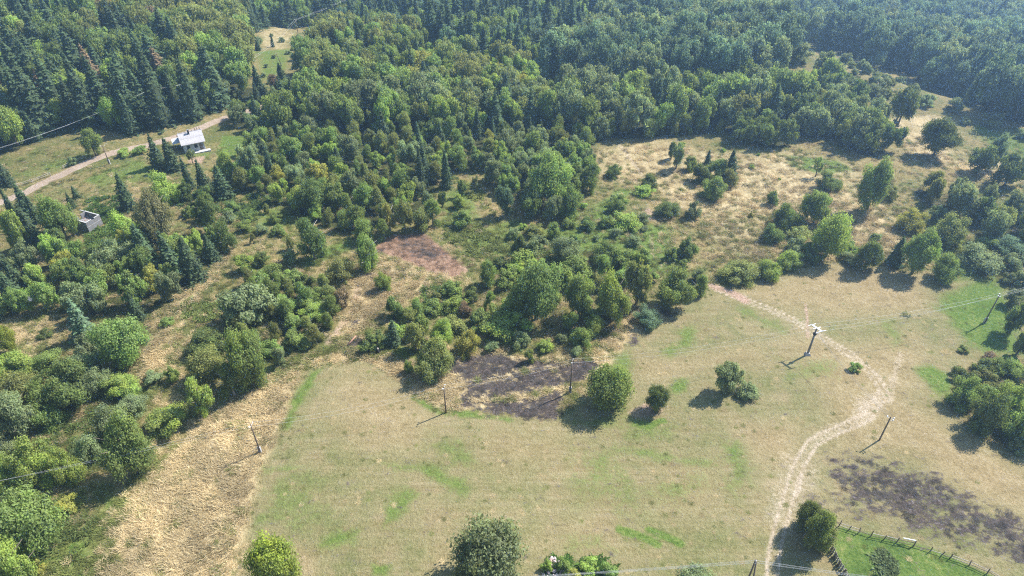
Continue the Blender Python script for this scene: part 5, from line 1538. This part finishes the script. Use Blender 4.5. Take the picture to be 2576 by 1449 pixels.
VIEW = [(-60, 380), (2640, 330), (2640, 1500), (-60, 1500)]
gr = np.random.default_rng(77)
x, y = throw(230000, VIEW, 5)
cv = cover(x, y)
pu, pv_, pd = proj(x, y, hgt(x, y))
lin = lambda a, b, t: a + (b - a) * t
open_ = (1 - .84 * cv['mown']) * (1 - .72 * np.clip((pd - 165) / 40, 0, 1)) * (1 - cv['road']) * (1 - np.clip(cv['dirt'] * 1.3, 0, 1)) * (1 - np.clip(cv['burn'] * 1.4, 0, 1)) * (1 - .8 * np.clip(cv['track'] * 1.3, 0, 1)) * (1 - np.clip(cv['red'] * 1.2, 0, 1))
straw_p = np.clip(cv['straw'] * 1.1, 0, 1) * (1 - .5 * cv['wood'])
dens = open_ * (.22 + .34 * straw_p)
dens *= np.clip(170 / pd, .35, 1.0)
clump = .5 + .5 * np.sin(x * .7 + 2 * np.sin(y * .45)) * np.sin(y * .8 + 1.7 * np.sin(x * .5))
keep = gr.uniform(0, 1, len(x)) < dens * (.35 + .9 * clump)
x, y, sp_ = x[keep], y[keep], straw_p[keep]
sp_ = np.clip(sp_ * (.55 + .75 * (.5 + .5 * np.sin(x * .19 + 1.1 * np.sin(y * .23)) * np.sin(y * .16 + 2))), 0, 1)
gn_ = np.clip(cv['green'][keep] + cv['lush'][keep], 0, 1)
n = len(x)
st_c, dr_c, gn_c = np.array((.78, .63, .375)), np.array((.53, .42, .23)), np.array((.25, .275, .085))
u = gr.uniform(0, 1, n)
patchy = .5 + .5 * np.sin(x * .11 + 1.3 * np.sin(y * .09)) * np.sin(y * .13 + .7)
isg = gr.uniform(0, 1, n) < np.clip(.30 + .50 * patchy - .50 * sp_ + .6 * gn_ - .30 * cv['mown'][keep], .04, .95)
tint = np.where(isg[:, None], gn_c[None] * gr.uniform(.6, 1.2, (n, 1)), st_c[None] * u[:, None] * (sp_[:, None] * .5 + .5) + dr_c[None] * (1 - u[:, None] * (sp_[:, None] * .5 + .5)))
tint = tint * (.72 + .42 * (.5 + .5 * np.sin(x * .31 + 2.1 * np.sin(y * .17 + .4)) * np.sin(y * .27 + 1.6 * np.sin(x * .12)))[:, None]) * gr.uniform(.82, 1.15, (n, 1))
mw_ = cv['mown'][keep]
s = gr.uniform(.55, 1.15, n) * (1 + .3 * sp_) * (1 - .45 * mw_)
rot = np.zeros((n, 3)); rot[:, 2] = -2.2 + gr.normal(size=n) * .8 + np.sin(x * .13) * 1.0
scl = np.stack([s, s, s * gr.uniform(.35, .75, n) * (1 - .72 * mw_)], 1)
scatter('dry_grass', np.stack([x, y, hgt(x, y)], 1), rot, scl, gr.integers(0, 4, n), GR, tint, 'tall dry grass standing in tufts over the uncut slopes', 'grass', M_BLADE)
print('tufts', n)

FERNS = [  # (outline, per m2, height, tint)
 ([(1064, 728), (1150, 722), (1180, 770), (1130, 800), (1070, 800)], 1.4, 1.0, (.15, .22, .055)),
 ([(210, 500), (300, 495), (310, 545), (270, 560), (215, 530)], 1.3, 1.0, (.12, .19, .05)),
 ([(215, 580), (290, 560), (300, 610), (220, 625)], 1.3, 1.0, (.15, .22, .055)),
 ([(430, 790), (480, 750), (570, 760), (560, 800), (500, 815)], 1.3, 1.0, (.20, .25, .07)),
 ([(420, 880), (460, 860), (470, 900), (430, 920)], 1.2, .9, (.24, .25, .09)),
 ([(1400, 690), (1600, 660), (1650, 690), (1560, 720), (1420, 740)], 1.2, 1.1, (.17, .24, .06)),
 ([(1290, 640), (1420, 630), (1450, 670), (1300, 690)], 1.0, .9, (.19, .24, .07)),
 ([(1110, 560), (1220, 560), (1300, 640), (1200, 660), (1120, 600)], .6, .8, (.21, .24, .07)),
 ([(1130, 440), (1200, 470), (1240, 540), (1160, 480)], .9, .8, (.26, .29, .08)),
 ([(560, 460), (680, 500), (640, 560), (560, 540), (440, 520), (450, 490)], 1.0, 1.0, (.14, .20, .06)),
 ([(2110, 170), (2240, 225), (2330, 265), (2240, 240), (2120, 205)], .5, .9, (.20, .22, .09)),
 ([(1365, 1405), (1510, 1405), (1560, 1449), (1600, 1500), (1370, 1500)], 1.6, .7, (.09, .17, .035)),
 ([(2190, 1390), (2230, 1380), (2260, 1430), (2230, 1460), (2200, 1450)], 1.6, .7, (.16, .20, .09)),
 ([(2290, 860), (2260, 520), (2380, 560), (2360, 640), (2260, 560)], .5, .8, (.20, .22, .08)),
 ([(130, 1240), (250, 1300), (220, 1380), (130, 1400), (100, 1340)], 1.1, .8, (.15, .19, .06)),
 ([(150, 1400), (290, 1400), (270, 1480), (60, 1480)], 1.3, .6, (.15, .17, .05)),
 ([(860, 880), (960, 865), (1070, 885), (1040, 900), (900, 905)], 1.0, .5, (.24, .27, .07)),
 ([(100, 1080), (250, 1000), (380, 960), (360, 1010), (240, 1180), (120, 1240)], .8, .8, (.15, .20, .06)),
]
PX, RT, SC, TI = [], [], [], []
for k, (poly, dn, hh, tc) in enumerate(FERNS):
    g = gpts(poly)
    area = (max(p[0] for p in g) - min(p[0] for p in g)) * (max(p[1] for p in g) - min(p[1] for p in g))
    x, y = throw(int(area * dn) + 3, poly, 900 + k)
    m = len(x)
    if not m: continue
    PX.append(np.stack([x, y, hgt(x, y)], 1)); rt = np.zeros((m, 3)); rt[:, 2] = gr.uniform(0, 6.28, m); RT.append(rt)
    s = gr.uniform(.6, 1.2, m); SC.append(np.stack([s, s, s * hh * gr.uniform(.5, 1, m)], 1))
    TI.append(0.95 * np.array(tc)[None] * gr.uniform(.65, 1.25, (m, 1)))
PX, RT, SC, TI = map(np.concatenate, (PX, RT, SC, TI))
scatter('bracken', PX, RT, SC, gr.integers(0, 3, len(PX)), FERN, TI, 'banks of green bracken and weeds between the bushes', 'bracken', M_BLADE)
print('ferns', len(PX))

# burnt stubble on the black ground, dead red bracken beside it
x, y = throw(26000, [(860, 560), (2640, 560), (2640, 1480), (860, 1480)], 31)
cb = cover(x, y)
kb = gr.uniform(0, 1, len(x)) < np.clip(cb['burn'] - .40, 0, 1) * .8
kr = (gr.uniform(0, 1, len(x)) < np.clip(cb['red'] - .3, 0, 1) * .45) & ~kb
x2, y2 = np.concatenate([x[kb], x[kr]]), np.concatenate([y[kb], y[kr]])
# stubble needs more of it than the loose throw gives
x2 = np.concatenate([x2] + [x2 + gr.normal(size=len(x2)) * 1.1 for _ in range(3)]); y2 = np.concatenate([y2] + [y2 + gr.normal(size=len(y2)) * 1.1 for _ in range(3)])
isr = np.tile(np.concatenate([np.zeros(kb.sum(), bool), np.ones(kr.sum(), bool)]), 4)
n = len(x2)
tint = np.where(isr[:, None], np.array((.36, .24, .165))[None], np.array((.14, .122, .112))[None]) * gr.uniform(.5, 1.5, (n, 1))
s = gr.uniform(.3, .75, n)
rot = np.zeros((n, 3)); rot[:, 2] = gr.uniform(0, 6.28, n)
scatter('burnt_stubble', np.stack([x2, y2, hgt(x2, y2)], 1), rot, np.stack([s, s, s * gr.uniform(.15, .45, n)], 1), gr.integers(0, 4, n), GR, tint, 'charred stubble and dead red bracken on the burnt ground', 'stubble', M_BLADE)
print('stubble', n)
# ------------------------------------------------------------------ haze over the far slopes
g = N('haze_air')
pv = g.n('VolumePrincipled')
pv.inputs['Color'].default_value = (.40, .64, 1.0, 1)
pv.inputs['Density'].default_value = .00055
pv.inputs['Anisotropy'].default_value = .6
g.t.links.new(pv.outputs[0], g.out.inputs['Volume'])
hz = MB().box(-1650, 1650, -130, 1710, float(ZZ.min()) - 1, max(float(ZZ.max()) + 25, 112)).obj('haze', g.m)
tag(hz, 'thin blue summer haze over the valley', 'haze', kind='stuff')
